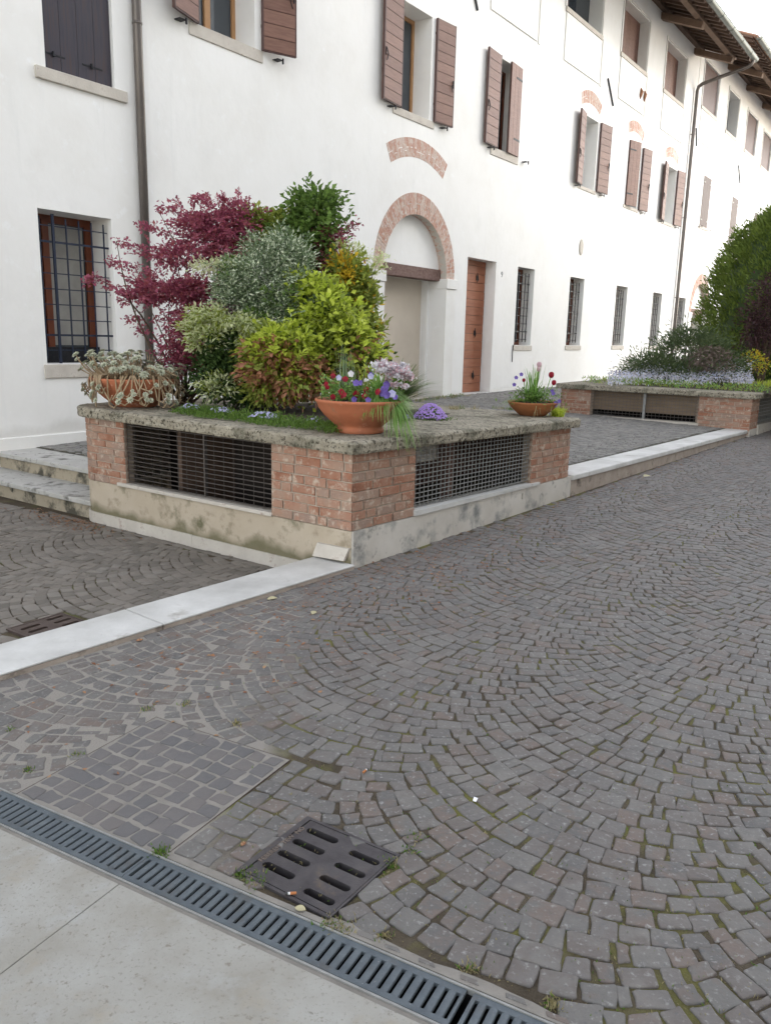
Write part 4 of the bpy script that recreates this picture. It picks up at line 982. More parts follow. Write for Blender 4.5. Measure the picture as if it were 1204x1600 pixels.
# ---- loggia windows under the eave
def loggia(B, u0, u1, z0, z1, kind, panel=True):
    m = {'brown': 'shutter_brown', 'dark': 'shutter_edge', 'open': 'shutter_edge'}[kind]
    mb = MB(FF); y = .26 if kind != 'dark' else .05
    if kind == 'open':
        mb.box(u0+.01, u0+.10, .02, .36, z0+.01, z1-.01, 1); mb.box(u0+.1, u1-.01, .34, .37, z0+.01, z1-.01, 2)
    elif kind == 'dark':
        mb.box(u0+.01, u0+.06, -.02, .3, z0+.005, z1-.005, 1); mb.box(u0+.07, u1-.01, y, y+.03, z0+.005, z1-.02, 1); mb.box(u0+.02, u1-.01, .33, .37, z0+.01, z1-.01, 2)
    else:
        n = 8
        for i in range(n): mb.box(u0+(u1-u0)*i/n+.002, u0+(u1-u0)*(i+1)/n-.002, y, y+.03, z0+.005, z1-.005, 0)
        mb.box(u0+.01, u0+.05, -.01, .25, z0+.005, z1-.005, 1)
    w_ = mb.build('window', [m, 'shutter_edge', 'glass'], B)
    s_ = MB(FF); s_.bbox(u0-.05, u1+.06, -.035, .02, z0-.10, z0-.002, .004); s_.build('sill', 'pale_stone', w_)
    f = MB(FF)
    f.box(u0-.09, u0-.03, -.024, .01, z0-.002, z1+.09); f.box(u1+.03, u1+.09, -.024, .01, z0-.002, z1+.09); f.box(u0-.03, u1+.03, -.024, .01, z1+.03, z1+.09); f.build('surround', 'plaster_trim', w_)
    if panel:
        p = MB(FF); zb = z0-1.06
        p.bbox(u0-.01, u1+.05, -.022, .01, zb, z0-.105, .005); p.box(u1+.12, u1+.2, -.02, .01, zb-.02, z0-.05); p.build('panel', 'plaster_trim', w_)
    return w_
for q in ((8.0, 9.9, 8.64, 9.9, 'brown'), (11.3, 13.2, 8.64, 9.9, 'dark'), (14.62, 16.55, 8.64, 9.9, 'brown'), (17.97, 19.97, 8.655, 9.9, 'open'), (21.33, 23.2, 8.66, 9.9, 'brown'), (24.76, 26.65, 8.635, 9.9, 'brown')): loggia(B1, *q)
for u in (22.86, 23.16): mb = MB(FF); mb.tube([(u, -.03, 8.20), (u+.03, -.05, 8.10), (u-.01, -.05, 8.02), (u+.02, -.03, 7.93)], [.01, .05, .04, .012], 6); mb.build('wall_ornament', 'dead_leaf', B1)
# iron tie anchors, oval plaque
def anchor(B, u0, z0, u1, z1):
    mb = MB(FF); mb.bar((u0, -.02, z0), (u1, -.02, z1), .035, .03, 0, (0, 1, 0)); mb.build('wall_anchor', 'iron', B)
anchor(B1, 13.90, 7.75, 14.12, 7.40); anchor(B1, 20.56, 7.86, 21.03, 7.34)
mb = MB(FF); mb.loft([[(19.68+.11*math.cos(t)*s_, y, 3.80+.19*math.sin(t)*s_) for t in [2*math.pi*i/20 for i in range(20)]] for s_, y in ((1, 0), (1, -.02), (.85, -.028))], 0, True); mb.build('plaque', 'pale_stone', B1)
# ---- eaves
def eave(B, u0, u1, zr, nend, brs, gz, seed=1, verge=False):
    sl = .40; rz = lambda n: zr-sl*n
    for u in brs:
        mb = MB(FF); z0 = zr-.39; mb.hexa([(u-.1, -1.12, z0-.41-.03), (u+.1, -1.12, z0-.41-.03), (u+.1, .02, z0), (u-.1, .02, z0), (u-.1, -1.16, z0-.41+.11), (u+.1, -1.16, z0-.41+.11), (u+.1, .02, z0+.17), (u-.1, .02, z0+.17)]); mb.build('bracket', 'eave_wood', B)
    mb = MB(FF); mb.bbox(u0, u1-.0, -1.10, -.94, rz(1.0)-.19, rz(1.0)-.02, .006); mb.build('purlin', 'eave_wood', B)
    mb = MB(FF); mb.box(u0, u1, -.14, -.001, rz(0)-.20, rz(.1)-.02); mb.build('wall_plate', 'eave_dark', B)
    mb = MB(FF); u = u0+.1; rg = random.Random(seed)
    while u < u1-.08:
        n1 = nend-.16+rg.uniform(-.015, .015); mb.hexa([(u, -n1, rz(n1)-.085), (u+.07, -n1, rz(n1)-.085), (u+.07, .1, rz(-.1)-.085), (u, .1, rz(-.1)-.085), (u, -n1, rz(n1)), (u+.07, -n1, rz(n1)), (u+.07, .1, rz(-.1)), (u, .1, rz(-.1))]); u += .36
    mb.build('rafters', 'eave_dark', B)
    mb = MB(FF)
    ne = nend-.14
    mb.hexa([(u0, -ne, rz(ne)+.002), (u1, -ne, rz(ne)+.002), (u1, 6, rz(-6)+.002), (u0, 6, rz(-6)+.002), (u0, -ne, rz(ne)+.05), (u1, -ne, rz(ne)+.05), (u1, 6, rz(-6)+.05), (u0, 6, rz(-6)+.05)], 1)
    u = max(u0, 10)+.08                     # barrel tiles, their undersides show along the gutter
    while u < u1:
        for k, (sgn, off) in enumerate(((-1, 0), (1, .1))):
            A = [math.pi*i/6 for i in range(7)]; R = []
            for n in (nend-.02+rg.uniform(-.015, .015), .9, -6):
                w_ = .085; cz = rz(n)+.085
                R.append([(u+off-w_*math.cos(a), -n, cz+sgn*.055*math.sin(a)+(.03 if sgn > 0 else .02)) for a in A]+[(u+off-(w_-.014)*math.cos(a), -n, cz+sgn*(.055*math.sin(a))-.014+(.03 if sgn > 0 else .02)) for a in reversed(A)])
            mb.loft(R, 0, True)
        u += .2
    mb.build('roof', ['tile', 'eave_dark'], B)
    mb = MB(FF); g = []; r_ = .085; cz = gz
    prof = [(math.pi+math.pi*i/8) for i in range(9)]
    sec_ = lambda u: [(u, -nend+r_*math.cos(a), cz+r_*math.sin(a)) for a in prof]+[(u, -nend+(r_-.006)*math.cos(a), cz+(r_-.006)*math.sin(a)) for a in reversed(prof)]
    mb.loft([sec_(u0), sec_(u1+.02)], 0, True)
    mb.loft([[(u1+.02, -nend+r_*math.cos(a), cz+r_*math.sin(a)) for a in prof], [(u1+.026, -nend+r_*math.cos(a), cz+r_*math.sin(a)) for a in prof]], 0, True)
    u = u1-.8
    while u > u0: mb.tube([(u, -nend+.088*math.cos(a), cz+.088*math.sin(a)) for a in prof], .008, 6); u -= 1.1
    mb.tube([(u0, -nend-.085, cz+.005), (u1+.02, -nend-.085, cz+.005)], .011, 6)
    mb.build('gutter', 'gutter', B)
eave(B1, -9, 27.9, 10.62, 1.66, [27.35-3.23*i for i in range(9)], 9.965)
def pipe(B, P, r=.05, m='downpipe', n=12, clips=()):
    mb = MB(FF); mb.tube(P, r, n)
    for z in clips: mb.tube([(P[-1][0], P[-1][1], z), (P[-1][0], P[-1][1], z+.025)], r+.006, n); mb.box(P[-1][0]-.01, P[-1][0]+.01, P[-1][1], .0, z, z+.02)
    return mb.build('downpipe', m, B, smooth=True)
pipe(B1, [(27.70, -1.64, 9.93), (27.70, -1.64, 9.86), (27.70, -1.60, 9.78), (27.70, -1.50, 9.73), (27.70, -.9, 9.60), (27.70, -.22, 9.45), (27.70, -.11, 9.38), (27.70, -.085, 9.26), (27.72, -.085, 6), (27.73, -.085, 2.9), (27.72, -.085, .2)], .055, 'downpipe', clips=(8, 5.5, 3))
pipe(B1, [(6.44, -.09, 9.9), (6.44, -.09, 6), (6.44, -.09, .2)], .052, 'downpipe', clips=(2.2, 4.9))

# ---- second building beyond the far downpipe
B2 = thing('building', 'further white building beyond the long downpipe, with a higher roof and closed brown shutters', 'building', tuple(FF @ Vector((36, 0, .3))))
hb2 = [(28.2, 29.0, 1.44, 3.045, .36), (28.57, 30.35, 9.06, 10.40, .38), (31.72, 33.22, 8.965, 10.30, .38), (34.6, 36.3, 8.88, 10.24, .38), (37.5, 39.2, 8.80, 10.1, .38), (40.6, 42.3, 8.75, 10.05, .38),
       (29.70, 30.61, 5.52, 7.13, .3), (33.72, 34.6, 5.475, 7.03, .3), (37.6, 38.45, 5.42, 6.95, .3), (41.5, 42.3, 5.4, 6.9, .3)]
wall_with_holes('wall', B2, 28.02, 62, -.3, 11.3, hb2, [30.75])
archway(B2, 30.75, 8)
barred(B2, 28.2, 29.0, 1.44, 3.045)
for q, k in (((28.57, 30.35, 9.06, 10.40), 'dark'), ((31.72, 33.22, 8.965, 10.30), 'open'), ((34.6, 36.3, 8.88, 10.24), 'dark'), ((37.5, 39.2, 8.80, 10.1), 'dark'), ((40.6, 42.3, 8.75, 10.05), 'brown')): loggia(B2, *q, k)
for u0, u1, z0, z1 in ((29.70, 30.61, 5.52, 7.13), (33.72, 34.6, 5.475, 7.03), (37.6, 38.45, 5.42, 6.95), (41.5, 42.3, 5.4, 6.9)):
    mb = MB(FF); n = 4
    for i in range(n): mb.box(u0+(u1-u0)*i/n+.003, u0+(u1-u0)*(i+1)/n-.003, -.012, .03, z0+.003, z1-.003, 0)
    for zz in (z0+.2, z1-.2):
        for uu in (u0, u1-.2): mb.box(uu, uu+.2, -.018, -.012, zz-.02, zz+.02, 1)
    w_ = mb.build('window', ['far_shutter', 'curtain_and_glare'], B2); sill(w_, u0-.06, u1+.06, z0-.10, z0-.002, .02)
    catches(w_, [u0-.1, u1+.12], z0)
anchor(B2, 28.2, 8.3, 28.42, 7.8); anchor(B2, 34.0, 8.18, 34.5, 7.62)
eave(B2, 28.02, 62, 11.20, 1.62, [31.27+2.75*i for i in range(10)], 10.66, 7)

# ---- unseen block added across the street, roof shaped to shade the near facade
B3 = thing('building', 'unseen tall pale building added across the street to shade the cobbles and the near facade', 'building', tuple(FF @ Vector((12, -15, 0))))
mb = MB(FF); mb.box(-12, 34, -24, -13.5, -.3, 10.5); 
mb.hexa([(-12.3, -24.3, 10.5), (34.3, -24.3, 10.5), (34.3, -13.2, 10.5), (-12.3, -13.2, 10.5), (-12.3, -24, 18.5), (23, -24, 19.5), (23, -14.5, 19.5), (-12.3, -14.5, 18.5)]); mb.build('wall', 'plaster', B3)
for k in range(9):
    u = -9+4.2*k
    for z in (1.2, 4.6, 7.8): win_frame(B3, u, u+1.1, z, z+1.7, -13.49, 'shutter_brown', .08)
# ================================================================== PLANTS
class Leaves:
    """many small folded leaves; one island each"""
    def __init__(s): s.P = []; s.D = []; s.U = []; s.L = []; s.W = []; s.M = []
    def add(s, P, D, L, W, mi=0, U=None, jl=.38):
        n = len(P); s.P.append(P); s.D.append(unit(D)); s.U.append(unit(U if U is not None else RNG.normal(0, 1, (n, 3))+np.array([0, 0, 1.2])))
        s.L.append(L*RNG.uniform(1-jl, 1+jl, n)); s.W.append(W*RNG.uniform(1-jl, 1+jl, n)); s.M.append(np.full(n, mi) if np.isscalar(mi) else mi)
    def build(s, name, mats, parent=None, kind=None, fold=.25, wide=.5):
        P, D, U, L, W, M = [np.concatenate(x) for x in (s.P, s.D, s.U, s.L, s.W, s.M)]; n = len(P)
        R = unit(np.cross(D, U)); N = np.cross(R, D); L = L[:, None]; W = W[:, None]
        mid = P+D*L*wide; tip = P+D*L-N*L*.12
        V = np.stack([P, mid+R*W/2+N*W*fold, tip, mid-R*W/2+N*W*fold], 1).reshape(-1, 3)
        b = (np.arange(n)*4)[:, None]; Fa = np.concatenate([b+np.array([[0, 1, 2]]), b+np.array([[0, 2, 3]])], 1).reshape(-1, 3)
        # two triangles share the midrib so each leaf stays one island
        return raw_mesh(name, V, Fa, mats, np.repeat(M, 2), parent, kind)
def blob_clusters(c, r, ncl, shell=.45, up=0):
    d = unit(RNG.normal(0, 1, (ncl, 3))); rr = shell+(1-shell)*RNG.random((ncl, 1))**.5
    return np.array(c)+d*rr*np.array(r)*RNG.uniform(.62, 1.22, (ncl, 1)), d
def crnd(C, k=1.): return np.modf(np.abs(np.sin(C @ np.array([127.1, 311.7, 74.7])*k)*43758.5))[0]
def foliage(lv, blobs, per, L, W, mi=0, sig=.035, flat=.6, droop=0., out=.8, shell=.45, mfun=None, zcut=None):
    for (c, r, ncl) in blobs:
        C, d = blob_clusters(c, r, ncl, shell)
        k = max(1, int(per)); Pc = np.repeat(C, k, 0); dd = np.repeat(d, k, 0)
        off = RNG.normal(0, 1, Pc.shape)*np.array([sig, sig, sig*flat]); P = Pc+off
        D = dd*out+unit(off)*.7+RNG.normal(0, .45, P.shape)+np.array([0, 0, -droop+.15])
        if zcut is not None: ok = P[:, 2] > zcut; P, D = P[ok], D[ok]; 
        Cr = np.repeat(C, k, 0)
        m = mi if mfun is None else mfun(P, Cr)
        lv.add(P, D, L, W, m)
def sprigs(lv, blobs, frac, L, W, mi=0, ln=.13, step=.016, rise=.5, mfun=None):
    """single shoots reaching out of the mass, leaves set along them"""
    for (c, r, ncl) in blobs:
        C, d = blob_clusters(c, r, max(2, int(ncl*frac)), .8)
        for p, q in zip(C, d):
            q = unit(q+np.array([0, 0, rise])+RNG.normal(0, .25, 3)); l = ln*RNG.uniform(.5, 1.3); k = max(4, int(l/step)); f = np.linspace(0, 1, k)[:, None]
            P = p+q*l*f+np.array([0, 0, -.25*l])*f*f; sd_ = unit(np.cross(q, [0, 0, 1.])+1e-4); D = q*.7+sd_*np.where(np.arange(k) % 2, 1, -1)[:, None]*.8+RNG.normal(0, .25, (k, 3))
            lv.add(P, D, L, W, mi if mfun is None else mfun(P, P))
def pxb(px, py, Y, rx, rz, ry, n):
    c = aty(px, py, Y); k = Y/F_PX; return (c, (rx*k, ry, rz*k), n)
def stems(name, base, tips, r0, parent, m='bark', bend=.08, n=6):
    mb = MB()
    for t in tips:
        b = np.array(base)+RNG.normal(0, .03, 3)*np.array([1, 1, 0]); t = np.array(t); P = []
        q = RNG.normal(0, bend, 3)
        for i in range(n+1):
            f = i/n; p = b*(1-f)+t*f+q*math.sin(math.pi*f)+np.array([0, 0, .12*math.sin(math.pi*f)*np.linalg.norm((t-b)[:2])]); P.append(tuple(p))
        mb.tube(P, [r0*(1-.8*i/n) for i in range(n+1)], 6)
    return mb.build(name, m, parent)
def shrub(name, label, cat, base, group=None): return thing(name, label, cat, tuple(base), group)
GP = 'shrubs growing in the near planter'
# --- purple leaved shrub
bp = aty(290, 632, 7.35); bp[2] = .86
t = shrub('purple_shrub', 'wine purple shrub with long horizontal sprays reaching towards the barred window', 'shrub', bp, GP)
lv = Leaves()
B = [pxb(340, 375, 7.5, 56, 40, .30, 95), pxb(305, 350, 7.5, 46, 20, .25, 36), pxb(365, 350, 7.6, 45, 34, .25, 60), pxb(275, 400, 7.3, 56, 20, .28, 36), pxb(265, 452, 7.2, 66, 18, .28, 50), pxb(225, 462, 7.1, 46, 9, .2, 16),
     pxb(305, 470, 7.3, 56, 34, .3, 72), pxb(290, 512, 7.2, 42, 20, .28, 32), pxb(268, 545, 7.1, 26, 14, .2, 12), pxb(305, 560, 7.2, 44, 30, .25, 60), pxb(515, 420, 7.8, 34, 44, .2, 50), pxb(500, 452, 7.8, 42, 26, .2, 34), pxb(505, 372, 7.8, 22, 22, .12, 14)]
foliage(lv, B, 28, .034, .021, 0, .048, .32, .1, shell=.05)
sprigs(lv, B, .40, .032, .019, 0, .17, .010, .25)
def spray(pts, n, sg=.022, Y=7.2):
    Pp = [aty(x, y, yy) for x, y, yy in pts]; f = RNG.random(n)*(len(Pp)-1); i = f.astype(int); fr_ = (f-i)[:, None]; A = np.array(Pp)
    P = A[i]*(1-fr_)+A[np.minimum(i+1, len(Pp)-1)]*fr_+RNG.normal(0, sg, (n, 3)); lv.add(P, RNG.normal(0, 1, (n, 3))+unit(A[-1]-A[0])*.8, .033, .020, 0)
for pts, n in (([(240, 452, 7.1), (190, 456, 7.0), (150, 434, 6.95), (133, 438, 6.9)], 260), ([(250, 430, 7.1), (200, 415, 7.0), (170, 408, 7.0)], 190), ([(260, 400, 7.2), (215, 388, 7.1), (182, 376, 7.1)], 150), ([(280, 380, 7.3), (240, 356, 7.2), (218, 352, 7.2)], 170),
               ([(300, 340, 7.4), (270, 326, 7.4), (246, 326, 7.4)], 150), ([(330, 320, 7.4), (315, 305, 7.4), (300, 318, 7.4)], 120), ([(345, 335, 7.5), (352, 312, 7.5), (340, 308, 7.5)], 120), ([(240, 470, 7.1), (210, 466, 7.05), (190, 470, 7.0)], 140), ([(220, 500, 7.1), (198, 497, 7.1)], 60),
               ([(230, 520, 7.1), (215, 515, 7.1)], 60), ([(505, 400, 7.8), (530, 365, 7.8), (558, 349, 7.8)], 190), ([(500, 360, 7.8), (515, 352, 7.8)], 60), ([(520, 380, 7.8), (545, 372, 7.8)], 70)): spray(pts, n)
lv.build('foliage', ['leaf_purple'], t)
stems('branches', bp, [b[0] for b in B]+[aty(150, 434, 6.95), aty(182, 376, 7.1), aty(246, 326, 7.4), aty(556, 349, 7.8)], .014, t)
lf = Leaves(); Pq = aty(355, 487, 6.95)+RNG.normal(0, 1, (230, 3))*np.array([.045, .04, .035]); lf.add(Pq, RNG.normal(0, 1, (230, 3)), .028, .005, 0); Pq = aty(333, 478, 6.98)+RNG.normal(0, .02, (50, 3)); lf.add(Pq, RNG.normal(0, 1, (50, 3)), .026, .005, 0); lf.build('flower', ['petal_magenta'], t)
# --- tall green shrub behind
bp = aty(470, 630, 7.9); bp[2] = .86
t = shrub('green_shrub', 'tallest glossy green shrub rising behind the sage coloured one', 'shrub', bp, GP)
lv = Leaves(); B = [pxb(490, 345, 7.8, 38, 42, .2, 75), pxb(478, 392, 7.8, 45, 45, .25, 80), pxb(497, 314, 7.8, 26, 16, .12, 22), pxb(470, 330, 7.8, 20, 16, .1, 12), pxb(455, 370, 7.75, 28, 30, .2, 36), pxb(470, 450, 7.7, 70, 70, .3, 60), pxb(420, 560, 7.4, 90, 60, .3, 70)]
foliage(lv, B, 15, .060, .034, 0, .050, .8, .05, shell=.2)
sprigs(lv, B[:6], .35, .058, .032, 0, .16, .02, .9)
for q in ((520, 300), (522, 312), (508, 304), (465, 308)):
    P = aty(q[0], q[1], 7.8)+RNG.normal(0, .018, (26, 3)); lv.add(P, RNG.normal(0, 1, (26, 3))+np.array([0, 0, .8]), .042, .02, 0)
lv.build('foliage', ['leaf_green'], t); stems('branches', bp, [b[0] for b in B]+[aty(520, 300, 7.8)], .014, t)
bp = aty(395, 630, 7.9); bp[2] = .86
t = shrub('yellow_green_shrub', 'pale yellow green shoots standing between the purple shrub and the tallest green one', 'shrub', bp, GP)
lv = Leaves(); B = [pxb(400, 345, 7.8, 26, 20, .15, 26), pxb(430, 350, 7.8, 26, 18, .15, 22), pxb(385, 362, 7.75, 24, 18, .15, 16), pxb(415, 378, 7.75, 40, 22, .2, 40)]
foliage(lv, B, 16, .058, .032, 0, .04, .8, 0, shell=.2); foliage(lv, [pxb(335, 418, 7.1, 44, 9, .15, 26), pxb(355, 410, 7.1, 25, 8, .1, 12)], 14, .030, .015, 1, .03, .5)
lv.build('foliage', ['leaf_olive', 'leaf_cream'], t); stems('branches', bp, [b[0] for b in B], .010, t)
# --- variegated sage shrub
bp = aty(410, 632, 7.2); bp[2] = .86
t = shrub('variegated_shrub', 'dense grey green shrub of small cream edged leaves in the middle of the planter', 'shrub', bp, GP)
lv = Leaves(); B = [pxb(405, 440, 7.15, 56, 44, .34, 210), pxb(368, 440, 7.10, 34, 26, .22, 70), pxb(443, 398, 7.25, 30, 34, .25, 80), pxb(425, 490, 7.1, 54, 40, .3, 160), pxb(380, 478, 7.1, 36, 28, .25, 60), pxb(462, 462, 7.15, 30, 44, .25, 60), pxb(405, 388, 7.2, 26, 16, .2, 30), pxb(470, 415, 7.2, 18, 30, .2, 26), pxb(352, 462, 7.0, 22, 12, .15, 22), pxb(432, 372, 7.3, 18, 16, .15, 18)]
foliage(lv, B, 18, .036, .014, 0, .042, .9, 0, shell=.35, mfun=lambda P, C: (RNG.random(len(P)) < .33).astype(int))
sprigs(lv, B, .30, .036, .014, 0, .14, .010, .7, mfun=lambda P, C: (RNG.random(len(P)) < .4).astype(int))
foliage(lv, [pxb(440, 470, 6.95, 30, 26, .12, 10), pxb(392, 498, 6.92, 26, 18, .12, 8), pxb(365, 415, 7.05, 16, 14, .1, 6)], 14, .05, .028, 2, .03, .8)
lv.build('foliage', ['leaf_sage', 'leaf_sage_edge', 'leaf_green'], t); stems('branches', bp, [b[0] for b in B], .012, t)
# --- golden shrub
bp = aty(560, 630, 7.6); bp[2] = .86
t = shrub('golden_shrub', 'upright shrub with gold and olive leaves on the right, in front of the arch', 'shrub', bp, GP)
lv = Leaves(); B = [pxb(540, 425, 7.6, 24, 30, .16, 44), pxb(555, 455, 7.6, 28, 34, .18, 56), pxb(545, 490, 7.6, 34, 26, .18, 40), pxb(578, 472, 7.6, 14, 14, .08, 8), pxb(585, 512, 7.5, 13, 12, .08, 9), pxb(575, 540, 7.5, 22, 24, .12, 20), pxb(566, 440, 7.6, 16, 24, .1, 16)]
sprigs(lv, B, .5, .056, .024, 1, .12, .012, 1.2)
foliage(lv, B, 17, .058, .028, 0, .035, 1.1, -.3, shell=.15, mfun=lambda P, C: np.where((P[:, 2] > aty(540, 455, 7.6)[2]) & (P[:, 0] < aty(552, 455, 7.6)[0]) & (RNG.random(len(P)) < .7), 0, np.where(RNG.random(len(P)) < .12, 0, 1)))
foliage(lv, [pxb(572, 398, 7.7, 26, 10, .1, 14), pxb(545, 385, 7.7, 22, 10, .1, 10), pxb(590, 415, 7.65, 17, 12, .08, 12)], 13, .030, .014, 2, .03, .6)
lv.build('foliage', ['leaf_gold', 'leaf_olive', 'leaf_cream'], t); stems('branches', bp, [b[0] for b in B]+[aty(590, 410, 7.65)], .011, t)
# --- lime and bronze shrubs
bp = aty(515, 635, 7.2); bp[2] = .86
t = shrub('lime_shrub', 'lime green broad leaved shrub mounded above the terracotta bowl of red pansies', 'shrub', bp, GP)
lv = Leaves(); B = [pxb(500, 470, 7.1, 38, 34, .2, 46), pxb(525, 500, 7.0, 48, 34, .25, 66), pxb(540, 545, 6.95, 46, 38, .25, 70), pxb(485, 515, 7.0, 36, 30, .22, 40), pxb(500, 570, 6.9, 60, 40, .25, 60), pxb(575, 575, 6.95, 22, 26, .12, 22), pxb(480, 445, 7.1, 20, 16, .1, 14)]
zt_ = aty(500, 530, 7)[2]
sprigs(lv, B, .30, .070, .038, 0, .14, .02, .7)
foliage(lv, B, 17, .062, .034, 0, .052, .8, .25, shell=.35, mfun=lambda P, C: np.where(C[:, 2]+.12*(crnd(C)-.5) > zt_+.02, np.where(crnd(C, 2.) < .62, 0, np.where(crnd(C, 7.) < .75, 1, 3)), np.where(crnd(C, 3.) < .38, 0, np.where(crnd(C, 5.) < .5, 1, np.where(crnd(C, 7.) < .6, 2, 3)))))
lv.build('foliage', ['leaf_lime', 'leaf_olive', 'leaf_bronze', 'leaf_dark'], t); stems('branches', bp, [b[0] for b in B], .010, t)
bp = aty(430, 640, 6.9); bp[2] = .86
t = shrub('bronze_shrub', 'low rounded shrub, lime leaves on top and bronze red ones below, nearest the planter edge', 'shrub', bp, GP)
lv = Leaves(); B = [pxb(440, 545, 6.75, 52, 34, .28, 95), pxb(445, 580, 6.7, 56, 36, .28, 110), pxb(410, 560, 6.75, 28, 36, .2, 40), pxb(480, 590, 6.7, 30, 28, .2, 36)]
sprigs(lv, B[:1], .3, .06, .034, 0, .12, .02, .7); sprigs(lv, B[1:], .25, .06, .034, 1, .10, .02, .2)
z1_ = aty(440, 545, 6.75)[2]; ol = aty(405, 600, 6.7)
foliage(lv, B, 15, .062, .035, 0, .042, .8, .35, shell=.5, mfun=lambda P, C: np.where(C[:, 2]+.10*(crnd(C)-.5) > z1_+.0, np.where(crnd(C, 2.) < .8, 0, 1), np.where(crnd(C, 3.) < .5, 2, np.where(crnd(C, 5.) < .65, 1, 0))))
foliage(lv, [pxb(415, 610, 6.65, 34, 22, .15, 34)], 12, .046, .024, 1, .04, .8, .3)
lv.build('foliage', ['leaf_lime', 'leaf_olive', 'leaf_bronze'], t); stems('branches', bp, [b[0] for b in B], .009, t)
# --- cream variegated shrub
bp = aty(350, 636, 6.95); bp[2] = .86
t = shrub('cream_shrub', 'sprawling shrub with cream white shoots over dark green leaves beside the succulent bowl', 'shrub', bp, GP)
lv = Leaves(); foliage(lv, [pxb(350, 500, 6.85, 64, 7, .2, 52), pxb(322, 490, 6.85, 34, 6, .15, 22), pxb(392, 505, 6.8, 34, 7, .15, 22), pxb(330, 520, 6.8, 40, 6, .15, 22), pxb(300, 508, 6.85, 20, 5, .1, 10), pxb(318, 535, 6.8, 26, 10, .1, 16), pxb(385, 528, 6.8, 20, 12, .1, 12), pxb(340, 492, 6.85, 16, 14, .1, 10), pxb(345, 600, 6.7, 30, 20, .12, 22), pxb(325, 610, 6.7, 18, 14, .1, 8)], 18, .040, .018, 0, .030, .7, 0, shell=.1, mfun=lambda P, C: np.where(RNG.random(len(P)) < .68, 0, 1))
B = [pxb(365, 560, 6.95, 50, 46, .22, 120), pxb(340, 590, 6.9, 40, 36, .2, 60), pxb(385, 600, 6.9, 40, 34, .2, 60)]; foliage(lv, B, 16, .048, .030, 2, .045, .8, .1, shell=.3)
lv.build('foliage', ['leaf_cream', 'leaf_olive', 'leaf_dark'], t); stems('branches', bp, [b[0] for b in B], .009, t)
# --- grassy clump behind the bowl
def blades(lv, c, n, h, spread, w_, mi=0, seg=5, droop=.9, dirs=None, zmin=None, azr=None):
    """arching strap leaves, several quads each, returned as strips"""
    c = np.array(c)
    for k in range(n):
        az = RNG.uniform(0, 2*math.pi) if azr is None else RNG.uniform(*azr); L = h*RNG.uniform(.6, 1.1); s = spread*RNG.uniform(.4, 1.1); b = c+np.array([RNG.normal(0, .02), RNG.normal(0, .02), 0])
        d = np.array([math.cos(az), math.sin(az), 0]); side = np.array([-d[1], d[0], 0]); P = []
        for i in range(seg+1):
            f = i/seg; z = L*(f-droop*s/h*1.1*f*f) ; P.append(b+d*s*f**1.2+np.array([0, 0, z]))
        lv.append((P, side, w_*RNG.uniform(.7, 1.2), mi))
def build_blades(name, lv, mats, parent=None, kind=None):
    mb = MB()
    for P, side, w_, mi in lv:
        n = len(P); k = len(mb.v)
        for i, p in enumerate(P):
            ww = w_/2*(1-.85*(i/(n-1))**2); mb.v.append(tuple(p-side*ww)); mb.v.append(tuple(p+side*ww))
        for i in range(n-1): mb.f.append((k+2*i, k+2*i+1, k+2*i+3, k+2*i+2)); mb.m.append(mi)
    return mb.build(name, mats, parent, kind=kind)
bp = aty(607, 632, 7.0); bp[2] = .83
t = shrub('strap_leaf_clump', 'clump of arching dark green strap leaves behind the flower bowl, before the archway', 'plant', bp, GP)
L_ = []; blades(L_, bp, 230, .58, .46, .020, 0, 7, .55, azr=(-.5, 1.5)); blades(L_, bp, 60, .5, .3, .012, 1, 7, .5, azr=(-.6, 2.0)); build_blades('foliage', L_, ['leaf_green', 'blade'], t)
# --- bowls
def bowl(prof, c, mats='terracotta', parent=None):
    mb = MB(); mb.lathe(prof, c, 56); return mb.build('bowl', mats, parent, smooth=True)
def soil_disc(r, c, parent): mb = MB(); mb.lathe([(r, -.012), (r*.6, .012), (.01, .02)], c, 24); return mb.build('soil', 'soil', parent)
def pansy(lv, c, r, face, mi, eye=None):
    face = unit(np.array(face, float)); a = unit(np.cross(face, [0, 0, 1.])+1e-4); b = np.cross(a, face)
    for k in range(5):
        an = 2*math.pi*k/5+.3; d = a*math.cos(an)+b*math.sin(an); P = (np.array(c)-d*r*.1+face*RNG.uniform(0, .004))[None]
        lv.P.append(P); lv.D.append(d[None]); lv.U.append(face[None]); lv.L.append(np.array([r*1.05])); lv.W.append(np.array([r*1.15])); lv.M.append(np.array([mi]))
    if eye is not None: lv.P.append((np.array(c)-a*r*.2+face*.006)[None]); lv.D.append(a[None]); lv.U.append(face[None]); lv.L.append(np.array([r*.4])); lv.W.append(np.array([r*.4])); lv.M.append(np.array([eye]))
